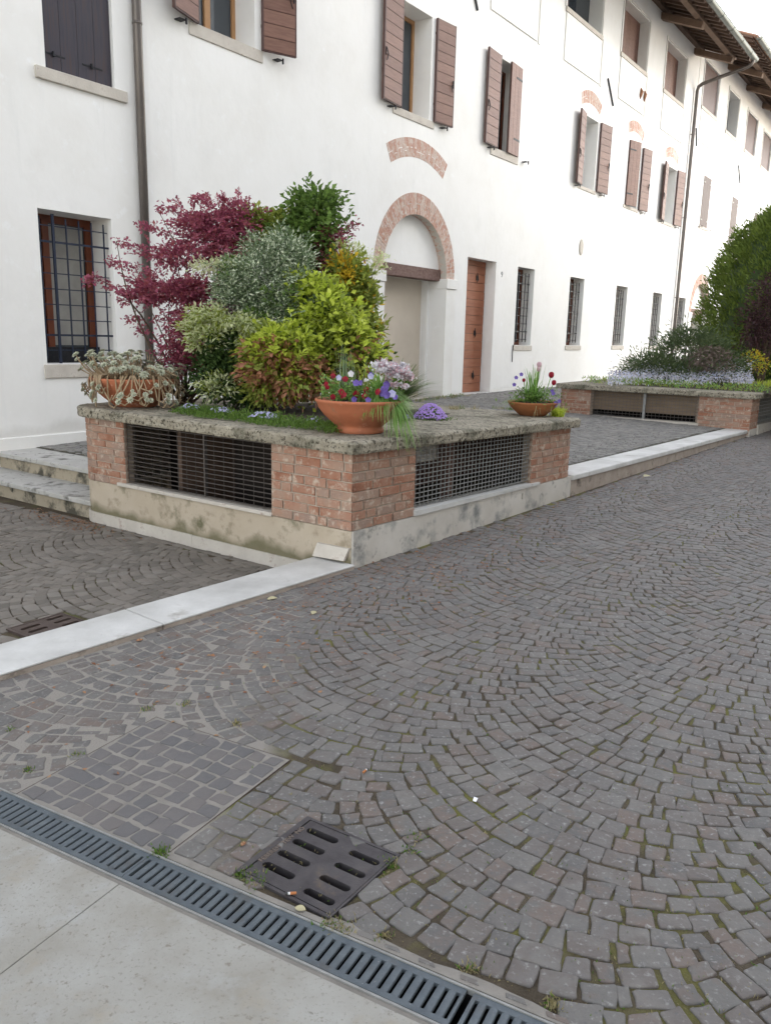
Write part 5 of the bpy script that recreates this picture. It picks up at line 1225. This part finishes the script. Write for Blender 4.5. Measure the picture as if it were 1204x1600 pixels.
# bowl of red pansies at the corner
cB = aty(561, 660, 5.60); cB[2] = LZT(cB[0], cB[1])+.002
t = thing('flower_bowl', 'wide terracotta bowl of dark red pansies, violet blooms and trailing chives on the planter corner', 'flower pot', tuple(cB), 'planted bowls on the near planter')
bowl([(.001, 0), (.165, 0), (.172, .006), (.170, .03), (.165, .04), (.172, .052), (.205, .080), (.248, .120), (.283, .165), (.300, .205), (.309, .212), (.311, .224), (.306, .230), (.296, .228), (.288, .215), (.27, .18)], cB, 'terracotta', t)
soil_disc(.29, cB+np.array([0, 0, .205]), t)
top = cB+np.array([0, 0, .215])
lv = Leaves(); n = 900; a = RNG.uniform(0, 2*math.pi, n); r = .27*RNG.random(n)**.5; P = np.stack([top[0]+r*np.cos(a), top[1]+r*np.sin(a), top[2]+RNG.uniform(0, .09, n)], 1); lv.add(P, RNG.normal(0, .6, (n, 3))+np.array([0, 0, .6]), .032, .014, 0, jl=.4)
n = 260; P = np.stack([RNG.uniform(-.27, -.05, n)+top[0], RNG.uniform(-.1, .12, n)+top[1], top[2]+RNG.uniform(.02, .17, n)], 1); lv.add(P, RNG.normal(0, .6, (n, 3))+np.array([0, 0, .5]), .024, .011, 1, jl=.4)
lv.build('foliage', ['leaf_green', 'blade'], t)
L_ = []; c2 = top+np.array([.13, -.02, .0]); blades(L_, c2, 300, .33, .28, .009, 0, 7, 1.35, azr=(-2.1, .9)); blades(L_, c2+np.array([.08, -.05, 0]), 210, .15, .20, .010, 0, 7, 2.0, azr=(-1.5, .5)); blades(L_, c2+np.array([.08, -.05, 0]), 40, .15, .17, .006, 1, 7, 2.1, azr=(-1.5, .4))
blades(L_, c2, 60, .30, .12, .006, 0, 6, .5); blades(L_, top+np.array([-.12, .05, 0]), 18, .36, .05, .011, 2, 6, .15); blades(L_, top+np.array([-.02, .05, 0]), 10, .33, .06, .011, 2, 6, .15); blades(L_, top+np.array([-.2, 0, 0]), 6, .12, .3, .010, 2, 6, .5, azr=(2.6, 3.5))
blades(L_, top+np.array([.20, -.20, .0]), 26, .06, .06, .004, 1, 6, 3.4, azr=(-2, -1.1))
build_blades('blades', L_, ['blade', 'blade_dry', 'leaf_sage'], t)
fl = Leaves(); FB = lambda px, py, Y=5.42: aty(px, py, Y)
for (x, y, yy, r, m) in ((536, 617, 5.38, .030, 0), (556, 616, 5.40, .028, 0), (570, 619, 5.38, .026, 0), (573, 610, 5.45, .028, 0), (520, 620, 5.38, .022, 0), (509, 600, 5.50, .020, 0), (511, 605, 5.48, .018, 0), (520, 587, 5.5, .020, 0), (539, 592, 5.5, .024, 0), (529, 590, 5.52, .022, 2), (533, 612, 5.4, .024, 0), (548, 584, 5.55, .024, 3), (590, 612, 5.38, .026, 0), (556, 598, 5.5, .026, 1), (563, 598, 5.5, .022, 1), (579, 588, 5.5, .024, 2), (580, 585, 5.52, .022, 1), (601, 607, 5.42, .030, 1), (598, 613, 5.38, .034, 1), (612, 615, 5.38, .030, 2), (604, 617, 5.35, .028, 1), (604, 600, 5.45, .026, 1), (553, 624, 5.34, .022, 1), (575, 625, 5.33, .022, 1), (617, 620, 5.38, .022, 1)):
    fl = Leaves(); pansy(fl, aty(x, y, yy), r*1.05, (RNG.normal(0, .35), -1, .25+RNG.normal(0, .2)), 0, None); fl.build('flower', [('petal_red', 'petal_violet', 'petal_blue', 'petal_white')[m]], t, fold=-.05, wide=.6)
for (x, y, s_) in ((590, 572, .03), (600, 578, .03), (596, 570, .022), (607, 570, .028), (613, 574, .028), (617, 582, .03), (625, 576, .028), (632, 580, .026), (637, 585, .024), (642, 590, .02), (622, 588, .026), (609, 584, .024), (605, 592, .016), (620, 601, .016), (612, 602, .014), (632, 605, .014), (629, 571, .018), (600, 566, .016), (606, 598, .012), (618, 576, .03), (604, 574, .03), (628, 584, .03), (611, 580, .028), (636, 590, .02), (595, 578, .024)):
    fl = Leaves(); n = 70; P = aty(x, y, 5.50+RNG.normal(0, .03))+RNG.normal(0, 1, (n, 3))*np.array([1, 1, .45])*s_*.75; fl.add(P, RNG.normal(0, 1, (n, 3))+np.array([0, -.3, .6]), .021, .018, RNG.integers(0, 2, n)*(RNG.random() < .7)); fl.build('flower', ['petal_white', 'petal_pink'], t)
# succulent bowl at the rounded end
cA = aty(212, 640, 6.95); cA[2] = LZT(cA[0], cA[1])+.002
t = thing('succulent_bowl', 'terracotta bowl overflowing with pale rosette succulents on bare trailing stems', 'flower pot', tuple(cA), 'planted bowls on the near planter')
bowl([(.001, 0), (.17, 0), (.178, .01), (.20, .03), (.26, .075), (.315, .13), (.35, .19), (.362, .225), (.366, .24), (.355, .245), (.34, .23), (.32, .18)], cA, 'terracotta', t)
soil_disc(.34, cA+np.array([0, 0, .22]), t)
sm = MB(); ro = Leaves()
def rosette(c, r, up):
    up = unit(np.array(up)); a = unit(np.cross(up, [.3, .2, 1.])+1e-5); b = np.cross(up, a)
    for ring_, (k, tl, rr) in enumerate(((9, .25, 1.0), (8, .8, .85), (6, 1.6, .6), (4, 3, .4))):
        an = 2*math.pi*np.arange(k)/k+ring_*.4+RNG.uniform(0, .3); d = a[None]*np.cos(an)[:, None]+b[None]*np.sin(an)[:, None]
        ro.add(np.repeat(np.array(c)[None], k, 0), d+up*tl, r*rr, r*.42, 0, U=np.repeat(up[None], k, 0), jl=.12)
ctr = cA+np.array([0, 0, .25])
for k in range(215):
    az = RNG.uniform(0, 2*math.pi); rr = .30*RNG.random()**.5; b = ctr+np.array([rr*math.cos(az), rr*math.sin(az), -.02]); o = RNG.uniform(.05, .2); lean = az+RNG.normal(0, .4)
    right = (math.cos(az) > .3); hgt = RNG.uniform(.06, .22)*(.55 if right else 1.05)
    e = b+np.array([o*math.cos(lean), o*math.sin(lean), hgt]); m_ = (b+e)/2+np.array([RNG.normal(0, .02), 0, -.01]); sm.tube([tuple(b), tuple(m_), tuple(e)], [.006, .005, .0045], 5)
    if not (right and RNG.random() < .55): rosette(e, RNG.uniform(.024, .044), (e-b)+np.array([0, -.05, .08]))
for k in range(44):
    az = RNG.uniform(-3.5, .4); r0 = .34; b = ctr+np.array([r0*math.cos(az), r0*math.sin(az), 0]); dn = RNG.uniform(.06, .24); q = RNG.uniform(.03, .12); w2 = RNG.normal(0, .07); tx = np.array([-math.sin(az), math.cos(az), 0]); nn = np.array([math.cos(az), math.sin(az), 0])
    f_in = lambda dz: -.26*max(0, dz-.04)      # bowl narrows downwards, stems hang close to it
    P = [b-nn*.06+np.array([0, 0, .03]), b+nn*.02+np.array([0, 0, .02]), b+nn*(.035)+tx*w2*.4+np.array([0, 0, -dn*.4]), b+nn*(.03)+tx*w2+np.array([0, 0, -dn]), b+nn*(.05)+tx*(w2+q*.5)+np.array([0, 0, -dn-.02]), b+nn*.07+tx*(w2+q)+np.array([0, 0, -dn+.03])]
    P = [np.array([p[0], p[1], max(p[2], cA[2]+.012)]) if math.hypot(*(p[:2]-cA[:2])) < .5 else p for p in P]
    sm.tube([tuple(p) for p in P], [.0065]*5+[.005], 5)
    if RNG.random() < .75: rosette(P[-1], RNG.uniform(.020, .036), nn+np.array([0, 0, .5]))
for k in range(60):
    az = RNG.uniform(-1.3, .5); b = ctr+np.array([.27*math.cos(az), .27*math.sin(az), 0]); e = b+np.array([RNG.uniform(.02, .16), RNG.uniform(-.12, .05), RNG.uniform(-.16, .08)]); sm.tube([tuple(b), tuple((b+e)/2+np.array([0, -.03, .05])), tuple(e)], .0045, 5)
sm.build('stems', 'succulent_stem', t); ro.build('foliage', ['succulent'], t, fold=.35, wide=.6)
# small bowl with tulips
cC = aty(831, 648, 7.62); cC[2] = LZT(cC[0], cC[1])+.002
t = thing('tulip_bowl', 'small shallow brown bowl with red and pink tulips at the far corner of the planter', 'flower pot', tuple(cC), 'planted bowls on the near planter')
bowl([(.001, 0), (.11, 0), (.125, .006), (.16, .035), (.205, .075), (.232, .115), (.238, .128), (.230, .132), (.22, .12)], cC, 'terracotta_dark', t); soil_disc(.22, cC+np.array([0, 0, .118]), t)
tc_ = cC+np.array([0, 0, .12]); L_ = []
blades(L_, tc_, 120, .26, .20, .013, 0, 6, .8); blades(L_, tc_, 40, .36, .10, .016, 0, 6, .3); blades(L_, tc_+np.array([-.12, 0, 0]), 30, .18, .22, .008, 0, 6, 1.0, azr=(2.2, 4)); blades(L_, tc_+np.array([0, -.19, 0]), 6, .03, .05, .010, 1, 6, 3.0, azr=(-2.3, -.7)); blades(L_, tc_+np.array([.12, -.12, 0]), 5, .03, .06, .010, 1, 6, 3.0, azr=(-1.5, -.3))
build_blades('blades', L_, ['blade', 'blade_dry'], t)
lv = Leaves(); n = 500; P = tc_+RNG.normal(0, 1, (n, 3))*np.array([.10, .09, .04])+np.array([0, 0, .05]); lv.add(P, RNG.normal(0, 1, (n, 3)), .035, .015, 0); lv.build('foliage', ['leaf_green'], t)
def tulip(px, py, Y, r, m):
    c = aty(px, py, Y); s_ = MB(); s_.tube([tuple(tc_+np.array([(c[0]-tc_[0])*.5, 0, 0])), tuple((tc_+c)/2+np.array([(c[0]-tc_[0])*.3, 0, 0])), tuple(c)], .004, 5); f = MB()
    prof = [(.002, -r*1.1), (r*.7, -r*.8), (r, -.1*r), (r*.9, r*.7), (r*.5, r*1.15), (r*.25, r*1.0)]; f.lathe(prof, tuple(c), 10); h_ = f.build('flower', m, t, smooth=True); s_.build('stem', 'blade', t)
tulip(861, 586, 7.6, .026, 'petal_red'); tulip(865, 598, 7.55, .022, 'petal_red'); tulip(842, 570, 7.65, .024, 'petal_pink'); tulip(841, 577, 7.6, .020, 'petal_pink'); tulip(818, 594, 7.6, .016, 'petal_red')
fl = Leaves()
for x, y in ((862, 611), (868, 629), (873, 627), (866, 633), (864, 615), (806, 590), (803, 601), (814, 585)): fl = Leaves(); pansy(fl, aty(x, y, 7.5), .022, (0, -1, .3), 0); fl.build('flower', ['petal_violet'], t)
c = aty(870, 640, 7.62); c[2] = LZT(c[0], c[1]); L_ = []; blades(L_, c, 90, .13, .09, .008, 0, 5, .5)
for k in range(3): blades(L_, c+np.array([RNG.normal(0, .04), RNG.normal(0, .03), 0]), 50, .12, .07, .007, 0, 5, .5)
o = build_blades('grass_tuft', L_, ['leaf_lime']); tag(recenter(o), 'bright yellow green tuft growing at the planter corner beside the tulip bowl', 'plant')
# --- ground cover and phlox on the planter
gc = Leaves(); n = 5200; fx = RNG.uniform(-2.0, -.30, n); fy = .14+.30*RNG.random(n)+.03*np.sin(fx*9); zz = np.array([.02+.05*math.exp(-((y-.33)/.13)**2) for y in fy])*RNG.uniform(.3, 1.3, n)
Pw = np.array([list(FL @ Vector((x, y, 0))) for x, y in zip(fx, fy)]); Pw[:, 2] = np.array([LZT(p[0], p[1]) for p in Pw])+zz*RNG.uniform(.2, 1, n)
gc.add(Pw, RNG.normal(0, .5, (n, 3))+np.array([0, 0, .7]), .026, .007, RNG.integers(0, 2, n)); o = gc.build('ground_cover', ['leaf_green', 'moss'], None, 'stuff'); tag(recenter(o), 'low green ground cover spilling onto the stone capping of the near planter', 'ground cover')
def phlox(px, py, z, rx, ry, h, label, petals, n=260, green='moss'):
    c = onz(px, py, z); t = thing('phlox', label, 'flowers', tuple(c), 'cushions of small flowers on the near planter')
    lv = Leaves(); P = c+RNG.normal(0, 1, (n*2, 3))*np.array([rx*.5, ry*.5, 0]); d2 = ((P[:, 0]-c[0])/rx)**2+((P[:, 1]-c[1])/ry)**2; P[:, 2] = c[2]+h*np.clip(1-d2, .05, 1)*RNG.uniform(.1, .85, n*2); lv.add(P, RNG.normal(0, .5, P.shape)+np.array([0, 0, .6]), .022, .007, 0); lv.build('foliage', [green], t)
    fl = Leaves()
    for k in range(n):
        a = RNG.uniform(0, 2*math.pi); r = RNG.random()**.5; x, y = rx*r*math.cos(a), ry*r*math.sin(a); zq = h*(1-r*r)*.9+.012+RNG.uniform(-.006, .01)
        nrm = unit(np.array([x/rx*.8, y/ry*.8-.35, .9])); p = c+np.array([x, y, zq]); aa = unit(np.cross(nrm, [0, 0, 1.])+1e-4); bb = np.cross(aa, nrm); an = 2*math.pi*np.arange(5)/5+RNG.uniform(0, 1)
        d = aa*np.cos(an)[:, None]+bb*np.sin(an)[:, None]; fl.add(np.repeat(p[None], 5, 0), d, .0095, .0085, int(RNG.integers(0, len(petals))), U=np.repeat(nrm[None], 5, 0), jl=.1)
    fl.build('flower', petals, t, fold=-.05, wide=.65)
phlox(672, 655, .83, .145, .13, .13, 'large lilac flower cushion right of the red pansy bowl', ['petal_purple'], 560)
phlox(632, 656, .84, .05, .05, .04, 'small lilac flower cushion peeping out right behind the pansy bowl', ['petal_purple'], 60)
phlox(297, 640, .885, .09, .07, .035, 'pale blue flower cushion nearest the succulent bowl', ['petal_blue'], 60)
phlox(345, 646, .885, .11, .07, .035, 'pale blue flower cushion below the cream shrub', ['petal_blue'], 70)
phlox(412, 655, .88, .12, .07, .045, 'pale blue flower cushion at the middle of the planter edge, below the bronze shrub', ['petal_blue'], 110)
phlox(492, 661, .875, .07, .05, .03, 'few pale blue flowers just left of the red pansy bowl', ['petal_blue'], 20)
# dry tuft on the capping near the back edge
for (px, py, h, lab, m) in ((712, 640, .07, 'dry yellowish grass tuft on the planter capping behind the lilac cushion', 'blade_dry'), (795, 640, .05, 'sparse dry grass at the left foot of the tulip bowl', 'blade_dry')):
    c = onz(px, py, .81); L_ = []
    for k in range(8): blades(L_, c+np.array([RNG.normal(0, .10), RNG.normal(0, .05), 0]), 14, h, .05, .004, int(RNG.random() < .4), 4, .5)
    tag(recenter(build_blades('grass_tuft', L_, [m, 'moss'])), lab, 'grass')
# ================================================================== FAR PLANTER PLANTS, TREES
c = aty(1065, 585, 14.6); c[2] = .82
t = shrub('juniper', 'wide dark green conifer mound with a dry brown patch in the far planter', 'shrub', c)
lv = Leaves(); B = [pxb(1075, 550, 14.8, 55, 30, .8, 240), pxb(1020, 575, 14.6, 42, 20, .6, 130), pxb(1115, 572, 14.6, 42, 26, .7, 170), pxb(1065, 585, 14.4, 60, 18, .6, 160), pxb(1075, 525, 14.8, 22, 12, .4, 40), pxb(1000, 585, 14.5, 22, 12, .4, 40)]
xl = aty(1095, 560, 14.6); foliage(lv, B, 14, .085, .020, 0, .09, .7, 0, out=1.2, shell=.55, mfun=lambda P, C: np.where(((P[:, 0]-xl[0])/.38)**2+((P[:, 2]-xl[2]+.02)/.24)**2 < 1, np.where(RNG.random(len(P)) < .75, 1, 0), 0))
lv.build('foliage', ['juniper_leaf', 'dry_twig'], t); stems('branches', c, [b[0] for b in B], .03, t)
n = 2600; g = Leaves(); fx = RNG.uniform(-2.75, 3.2, n); fy = .12+.55*RNG.random(n)
Pw = np.array([list(L2 @ Vector((x, y, 0))) for x, y in zip(fx, fy)]); Pw[:, 2] = .81+RNG.uniform(0, .10, n)
g.add(Pw, RNG.normal(0, .5, (n, 3))+np.array([0, 0, .8]), .05, .014, RNG.integers(0, 2, n)); o = g.build('ground_cover', ['blade', 'leaf_olive'], None, 'stuff'); tag(recenter(o), 'light green ground cover along the edge of the far planter', 'ground cover')
n = 3400; g = Leaves(); px_ = 950+225*RNG.random(n); py_ = 589+4*np.sin(px_*.06)+6*RNG.normal(0, 1, n)-26*(RNG.random(n) < .30)*RNG.random(n)*np.clip((px_-950)/120, .2, 1)
Pq = np.array([aty(a, min(b, 600), 13.4+1.0*(600-min(b, 600))/25+RNG.uniform(-.1, .3)) for a, b in zip(px_, py_)]); Pq[:, 2] = np.maximum(Pq[:, 2], .84)
g.add(Pq, RNG.normal(0, .7, (n, 3))+np.array([0, -.2, .4]), .036, .032, (RNG.random(n) < .6).astype(int)); o = g.build('forget_me_nots', ['petal_pale', 'petal_white'], None, 'stuff'); tag(recenter(o), 'drift of tiny white and pale blue flowers before the dark conifer mound', 'flowers')
c = aty(1180, 575, 14.9); c[2] = .82
t = shrub('yellow_shrub', 'small yellow and orange leaved shrub at the right end of the far planter', 'shrub', c)
lv = Leaves(); foliage(lv, [pxb(1178, 558, 14.9, 12, 7, .15, 16), pxb(1188, 572, 14.8, 13, 8, .15, 14)], 12, .05, .025, 0, .05, .8, mfun=lambda P, C: (RNG.random(len(P)) < .4).astype(int)); lv.build('foliage', ['leaf_gold', 'leaf_lime'], t); stems('branches', c, [aty(1176, 560, 14.9)], .01, t)
c = aty(1195, 590, 13.9); c[2] = .815; L_ = []
for k in range(26): blades(L_, c+np.array([RNG.uniform(-.12, .9), RNG.uniform(-.1, .5), 0]), 26, .16, .10, .010, 0, 4, .5)
tag(recenter(build_blades('grass_patch', L_, ['leaf_lime'])), 'bright lime grass patch at the right edge of the far planter', 'grass')
for k, (px, lab) in enumerate(((962, 'leftmost dark grape hyacinth at the back of the far planter'), (967, 'second dark grape hyacinth from the left'), (972, 'rightmost dark grape hyacinth beside the conifer mound'))):
    c = aty(px, 585, 15.2); c[2] = .81; mb = MB(); mb.tube([tuple(c), tuple(c+np.array([0, 0, .10]))], .006, 5); mb.tube([tuple(c+np.array([0, 0, .10])), tuple(c+np.array([0, 0, .15])), tuple(c+np.array([0, 0, .2]))], [.02, .022, .006], 7, 1); tag(recenter(mb.build('grape_hyacinth', ['blade', 'petal_violet'])), lab, 'flower', 'grape hyacinths in the far planter')
# clipped conifer
c = aty(1262, 560, 17.5); c[2] = .82
t = thing('conifer_tree', 'big bright green conifer with dense drooping scale foliage at the right edge', 'tree', tuple(c))
lv = Leaves(); k_ = 17.5/F_PX; cc = aty(1262, 430, 17.5); H = [(1262, 400, 105), (1258, 440, 130), (1256, 480, 150), (1258, 520, 148), (1262, 365, 78), (1265, 335, 45)]
n = 0
bl = []
for (x, y, r) in H: bl.append((aty(x, y, 17.5), (r*k_, r*k_, 42*k_), 10))
def crown_R(z): return np.where(z > 2.2, 1.92*np.sqrt(np.clip(1-((z-2.2)/2.25)**2, 0, 1)), 1.92-.12*np.clip(2.2-z, 0, 2)**2)
def crown_pts(n):
    z = .75+3.7*RNG.random(n)**.9; a = RNG.uniform(0, 2*math.pi, n); R = crown_R(z)*(1+.03*np.sin(a*5+z*3)+.03*np.sin(a*11-z*5))*RNG.uniform(.86, 1.06, n)
    return np.stack([cc[0]+R*np.cos(a), cc[1]+R*np.sin(a), z], 1), a
C, a = crown_pts(3200); kk = 13; P = np.repeat(C, kk, 0)+RNG.normal(0, 1, (3200*kk, 3))*np.array([.045, .045, .07]); aa = np.repeat(a, kk)
lv.add(P, np.stack([np.cos(aa)*.8, np.sin(aa)*.8, np.full(len(aa), .9)], 1)+RNG.normal(0, .35, P.shape), .10, .030, 0)
lv.build('crown', ['cypress_leaf'], t)
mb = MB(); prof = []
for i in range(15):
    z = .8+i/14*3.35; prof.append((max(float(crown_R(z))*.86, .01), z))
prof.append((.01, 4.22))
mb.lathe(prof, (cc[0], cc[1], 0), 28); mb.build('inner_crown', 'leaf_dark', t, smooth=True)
mb = MB(); mb.tube([(c[0], c[1], .7), (c[0]+.05, c[1], 2.5), (c[0], c[1], 4.0)], [.14, .11, .04], 10); mb.build('trunk', 'bark', t)
# purple plum in front of it
c = aty(1192, 565, 15.3); c[2] = .82
t = thing('plum_tree', 'small dark purple leaved tree with bare lower branches before the bright conifer', 'tree', tuple(c))
lv = Leaves(); B = [pxb(1192, 492, 15.3, 28, 46, .4, 100), pxb(1180, 515, 15.2, 20, 28, .35, 40), pxb(1205, 450, 15.3, 18, 22, .35, 34), pxb(1218, 500, 15.3, 26, 52, .4, 80), pxb(1186, 545, 15.2, 18, 10, .3, 12)]
foliage(lv, B, 13, .060, .030, 0, .09, .8, .2, shell=.2); lv.build('crown', ['plum_leaf'], t)
mb = MB()
for q in [(1185, 450), (1165, 500), (1205, 430), (1215, 480), (1172, 530)]: 
    e = aty(q[0], q[1], 15.3); mb.tube([tuple(c+np.array([0, 0, 0])), tuple((c*.6+e*.4)+RNG.normal(0, .05, 3)), tuple(e)], [.045, .028, .008], 7)
mb.build('trunk', 'bark', t)

# ================================================================== LITTER AND SMALL GROWTH
def butt(px, py, yaw, label, burnt=True, z=.004):
    p = onz(px, py, 0); F = frame((p[0], p[1], street_z(p[0], p[1])+.0045+z), yaw); t = MB(F)
    ring_ = lambda x, r: [(x, r*math.cos(a), r*math.sin(a)) for a in [2*math.pi*i/10 for i in range(10)]]
    t.loft([ring_(0, .0038), ring_(.017, .004)], 0, True); t.loft([ring_(.0171, .0039), ring_(.023, .0036)], 1, True); t.loft([ring_(.0231, .0038), ring_(.031, .003)], 2, True)
    return tag(recenter(t.build('cigarette_butt', ['filter', 'white_paint', 'ash'])), label, 'cigarette butt', 'cigarette butts')
butt(463, 1400, rad(262), 'cigarette butt with ash end lying on the iron gully cover')
butt(567, 1211, rad(30), 'pale crushed cigarette butt lying on the cobbles above the gully cover')
def flat_leaf(px, py, s, m, label, z=.004, yaw=0, zb=0, group=None, name='fallen_leaf'):
    p = onz(px, py, zb); F = frame((p[0], p[1], zb+z), yaw); t = MB(F); n = 8; up = []; lo = []
    for i in range(n+1):
        f = i/n; w_ = .32*math.sin(math.pi*f)**.8; up.append((s*(f-.5), s*w_, s*.12*math.sin(f*3)+s*.06)); lo.append((s*(f-.5), -s*w_, s*.1*math.sin(f*2.5)))
    md = [(s*(i/n-.5), 0, s*.05*math.sin(i/n*3)-.0005) for i in range(n+1)]
    for i in range(n):
        for A in (up, lo): 
            q = [md[i], md[i+1], A[i+1], A[i]]; t.face(q if A is up else q[::-1])
    return tag(recenter(t.build(name, m)), label, 'leaf', group)
flat_leaf(469, 1423, .032, 'leaf_pale', 'pale curled leaf at the lower edge of the iron gully cover', yaw=1.9)
flat_leaf(380, 1321, .022, 'dead_leaf', 'small round orange brown leaf on cobbles left of the gully cover', yaw=.5)
flat_leaf(505, 892, .05, 'dead_leaf', 'reddish leaf at the planter end of the white kerb', yaw=2.0)
flat_leaf(425, 937, .06, 'leaf_pale', 'pale dry leaf on the cobbles along the white kerb', yaw=1.2)
flat_leaf(490, 959, .05, 'leaf_pale', 'straw coloured leaf lying apart on the brown littered cobbles', yaw=.3)
flat_leaf(218, 1002, .035, 'dead_leaf', 'red scrap of leaf tight against the kerb by the joint', yaw=1.0)
flat_leaf(1010, 745, .10, 'leaf_pale', 'pale leaf at the foot of the far kerb', yaw=1.0, zb=.12)
p = onz(742, 1252, 0); mb = MB(frame((p[0], p[1], .004), .4)); mb.hexa([(-.010, -.006, 0), (.010, -.006, .001), (.008, .007, .002), (-.008, .006, 0), (-.010, -.006, .001), (.010, -.006, .003), (.008, .007, .006), (-.008, .006, .001)]); tag(recenter(mb.build('paper_scrap', 'paper')), 'tiny white scrap of paper on the open cobbles', 'litter')
# drifts of dead leaves, only where they gather
lt = Leaves()
def drift(n, cx, cy, sx, sy, zf, L=.022):
    P = np.stack([RNG.normal(cx, sx, n), RNG.normal(cy, sy, n)], 1); K_ = []
    for x, y in P: K_.append(FK @ Vector((x, y, 0)))
    P3 = np.array([[k[0], k[1], zf(k[0], k[1])+RNG.uniform(-.002, .003)] for k in K_]); return P3
P3 = drift(900, .2, -.25, 1.0, .28, street_z); ok = np.array([(FKi @ Vector(p))[1] < -.02 for p in P3]); P3 = P3[ok]; D = RNG.normal(0, 1, P3.shape)*np.array([1, 1, .08]); lt.add(P3, D, .020, .012, 0, U=np.tile([0, 0, 1.], (len(P3), 1))+RNG.normal(0, .25, P3.shape), jl=.6)
P3 = drift(260, -.8, -.6, .9, .3, street_z); ok = np.array([(FKi @ Vector(p))[1] < -.02 for p in P3]); P3 = P3[ok]; lt.add(P3, RNG.normal(0, 1, P3.shape)*np.array([1, 1, .08]), .024, .013, 0, U=np.tile([0, 0, 1.], (len(P3), 1)), jl=.6)
P3 = drift(420, 4.5, -.10, 2.4, .07, street_z); ok = np.array([(FKi @ Vector(p))[1] < -.02 for p in P3]); P3 = P3[ok]; lt.add(P3, RNG.normal(0, 1, P3.shape)*np.array([1, 1, .08]), .024, .013, 0, U=np.tile([0, 0, 1.], (len(P3), 1)), jl=.6)
Q = np.array([list(FL @ Vector((-3.0+RNG.normal(0, .35), -.12+RNG.normal(0, .10), 0))) for k in range(420)]); ok = np.array([(FLi @ Vector(p))[1] < -.03 and (FFi @ Vector(p))[0] < 4.05 for p in Q]); Q = Q[ok]; Q[:, 2] = -.108; lt.add(Q, RNG.normal(0, 1, Q.shape)*np.array([1, 1, .08]), .024, .013, 0, U=np.tile([0, 0, 1.], (len(Q), 1)), jl=.6)
o = lt.build('leaf_litter', ['dead_leaf'], None, 'stuff', fold=.1); tag(o, 'small brown leaf litter gathered along kerbs and in the cobble joints', 'leaf litter')
# grass and moss in the joints
gr = Leaves()
def tuft(px, py, n, s, z=0, dry=.3, kind=0):
    p = onz(px, py, z); P = p+np.stack([RNG.normal(0, s, n), RNG.normal(0, s, n), np.zeros(n)], 1); P[:, 2] = z-.006
    gr.add(P, RNG.normal(0, .55, (n, 3))+np.array([0, 0, .8]), .016, .004, np.where(RNG.random(n) < dry, 1, 0), jl=.5)
for q in ((250, 1333, 160, .014, 0, .15), (45, 1203, 60, .008), (395, 1376, 150, .022, 0, .3), (375, 1365, 60, .010), (520, 1445, 120, .016, 0, .5), (540, 1452, 60, .014, 0, .8), (600, 1463, 50, .012, 0, .8), (735, 1512, 60, .014, 0, .8), (865, 1570, 90, .012, 0, .8), (370, 1130, 60, .012, 0, .9), (290, 1100, 60, .014, 0, .6), (230, 1108, 60, .014, 0, .7), (120, 1180, 50, .010, 0, .3), (612, 1350, 80, .016, 0, .4), (640, 1330, 50, .012), (650, 1310, 60, .016), (480, 905, 60, .010, 0, .3), (15, 1140, 30, .008)): tuft(*q)
# scattered along the joints of the open paving
n = 1500; cnt = 0
while cnt < n:
    px, py = RNG.uniform(330, 1204), 900+690*RNG.random()**.8; p = onz(px, py, 0)
    if (FKi @ Vector(p))[1] > -.1 or (FDi @ Vector(p))[1] < .05: continue
    k = 3; P = np.repeat(p[None], k, 0)+RNG.normal(0, .006, (k, 3))*np.array([1, 1, 0]); P[:, 2] = street_z(p[0], p[1])-.008; gr.add(P, RNG.normal(0, .7, (k, 3))+np.array([0, 0, .6]), .011, .003, int(RNG.random() < .55), jl=.5); cnt += 1
# foot of the terrace by the pilaster and behind the planter
for k in range(120):
    P = FU*RNG.uniform(10.5, 14)+FN*(RNG.uniform(.05, .35)-WALLD); P = np.repeat(P[None], 5, 0)+RNG.normal(0, .02, (5, 3)); P[:, 2] = terr_z(P[0][0], P[0][1]); gr.add(P, RNG.normal(0, .5, (5, 3))+np.array([0, 0, .8]), .05, .008, int(RNG.random() < .6))
o = gr.build('joint_grass', ['moss', 'blade_dry'], None, 'stuff'); tag(o, 'short moss and dry grass sprouting between the cobbles', 'grass')
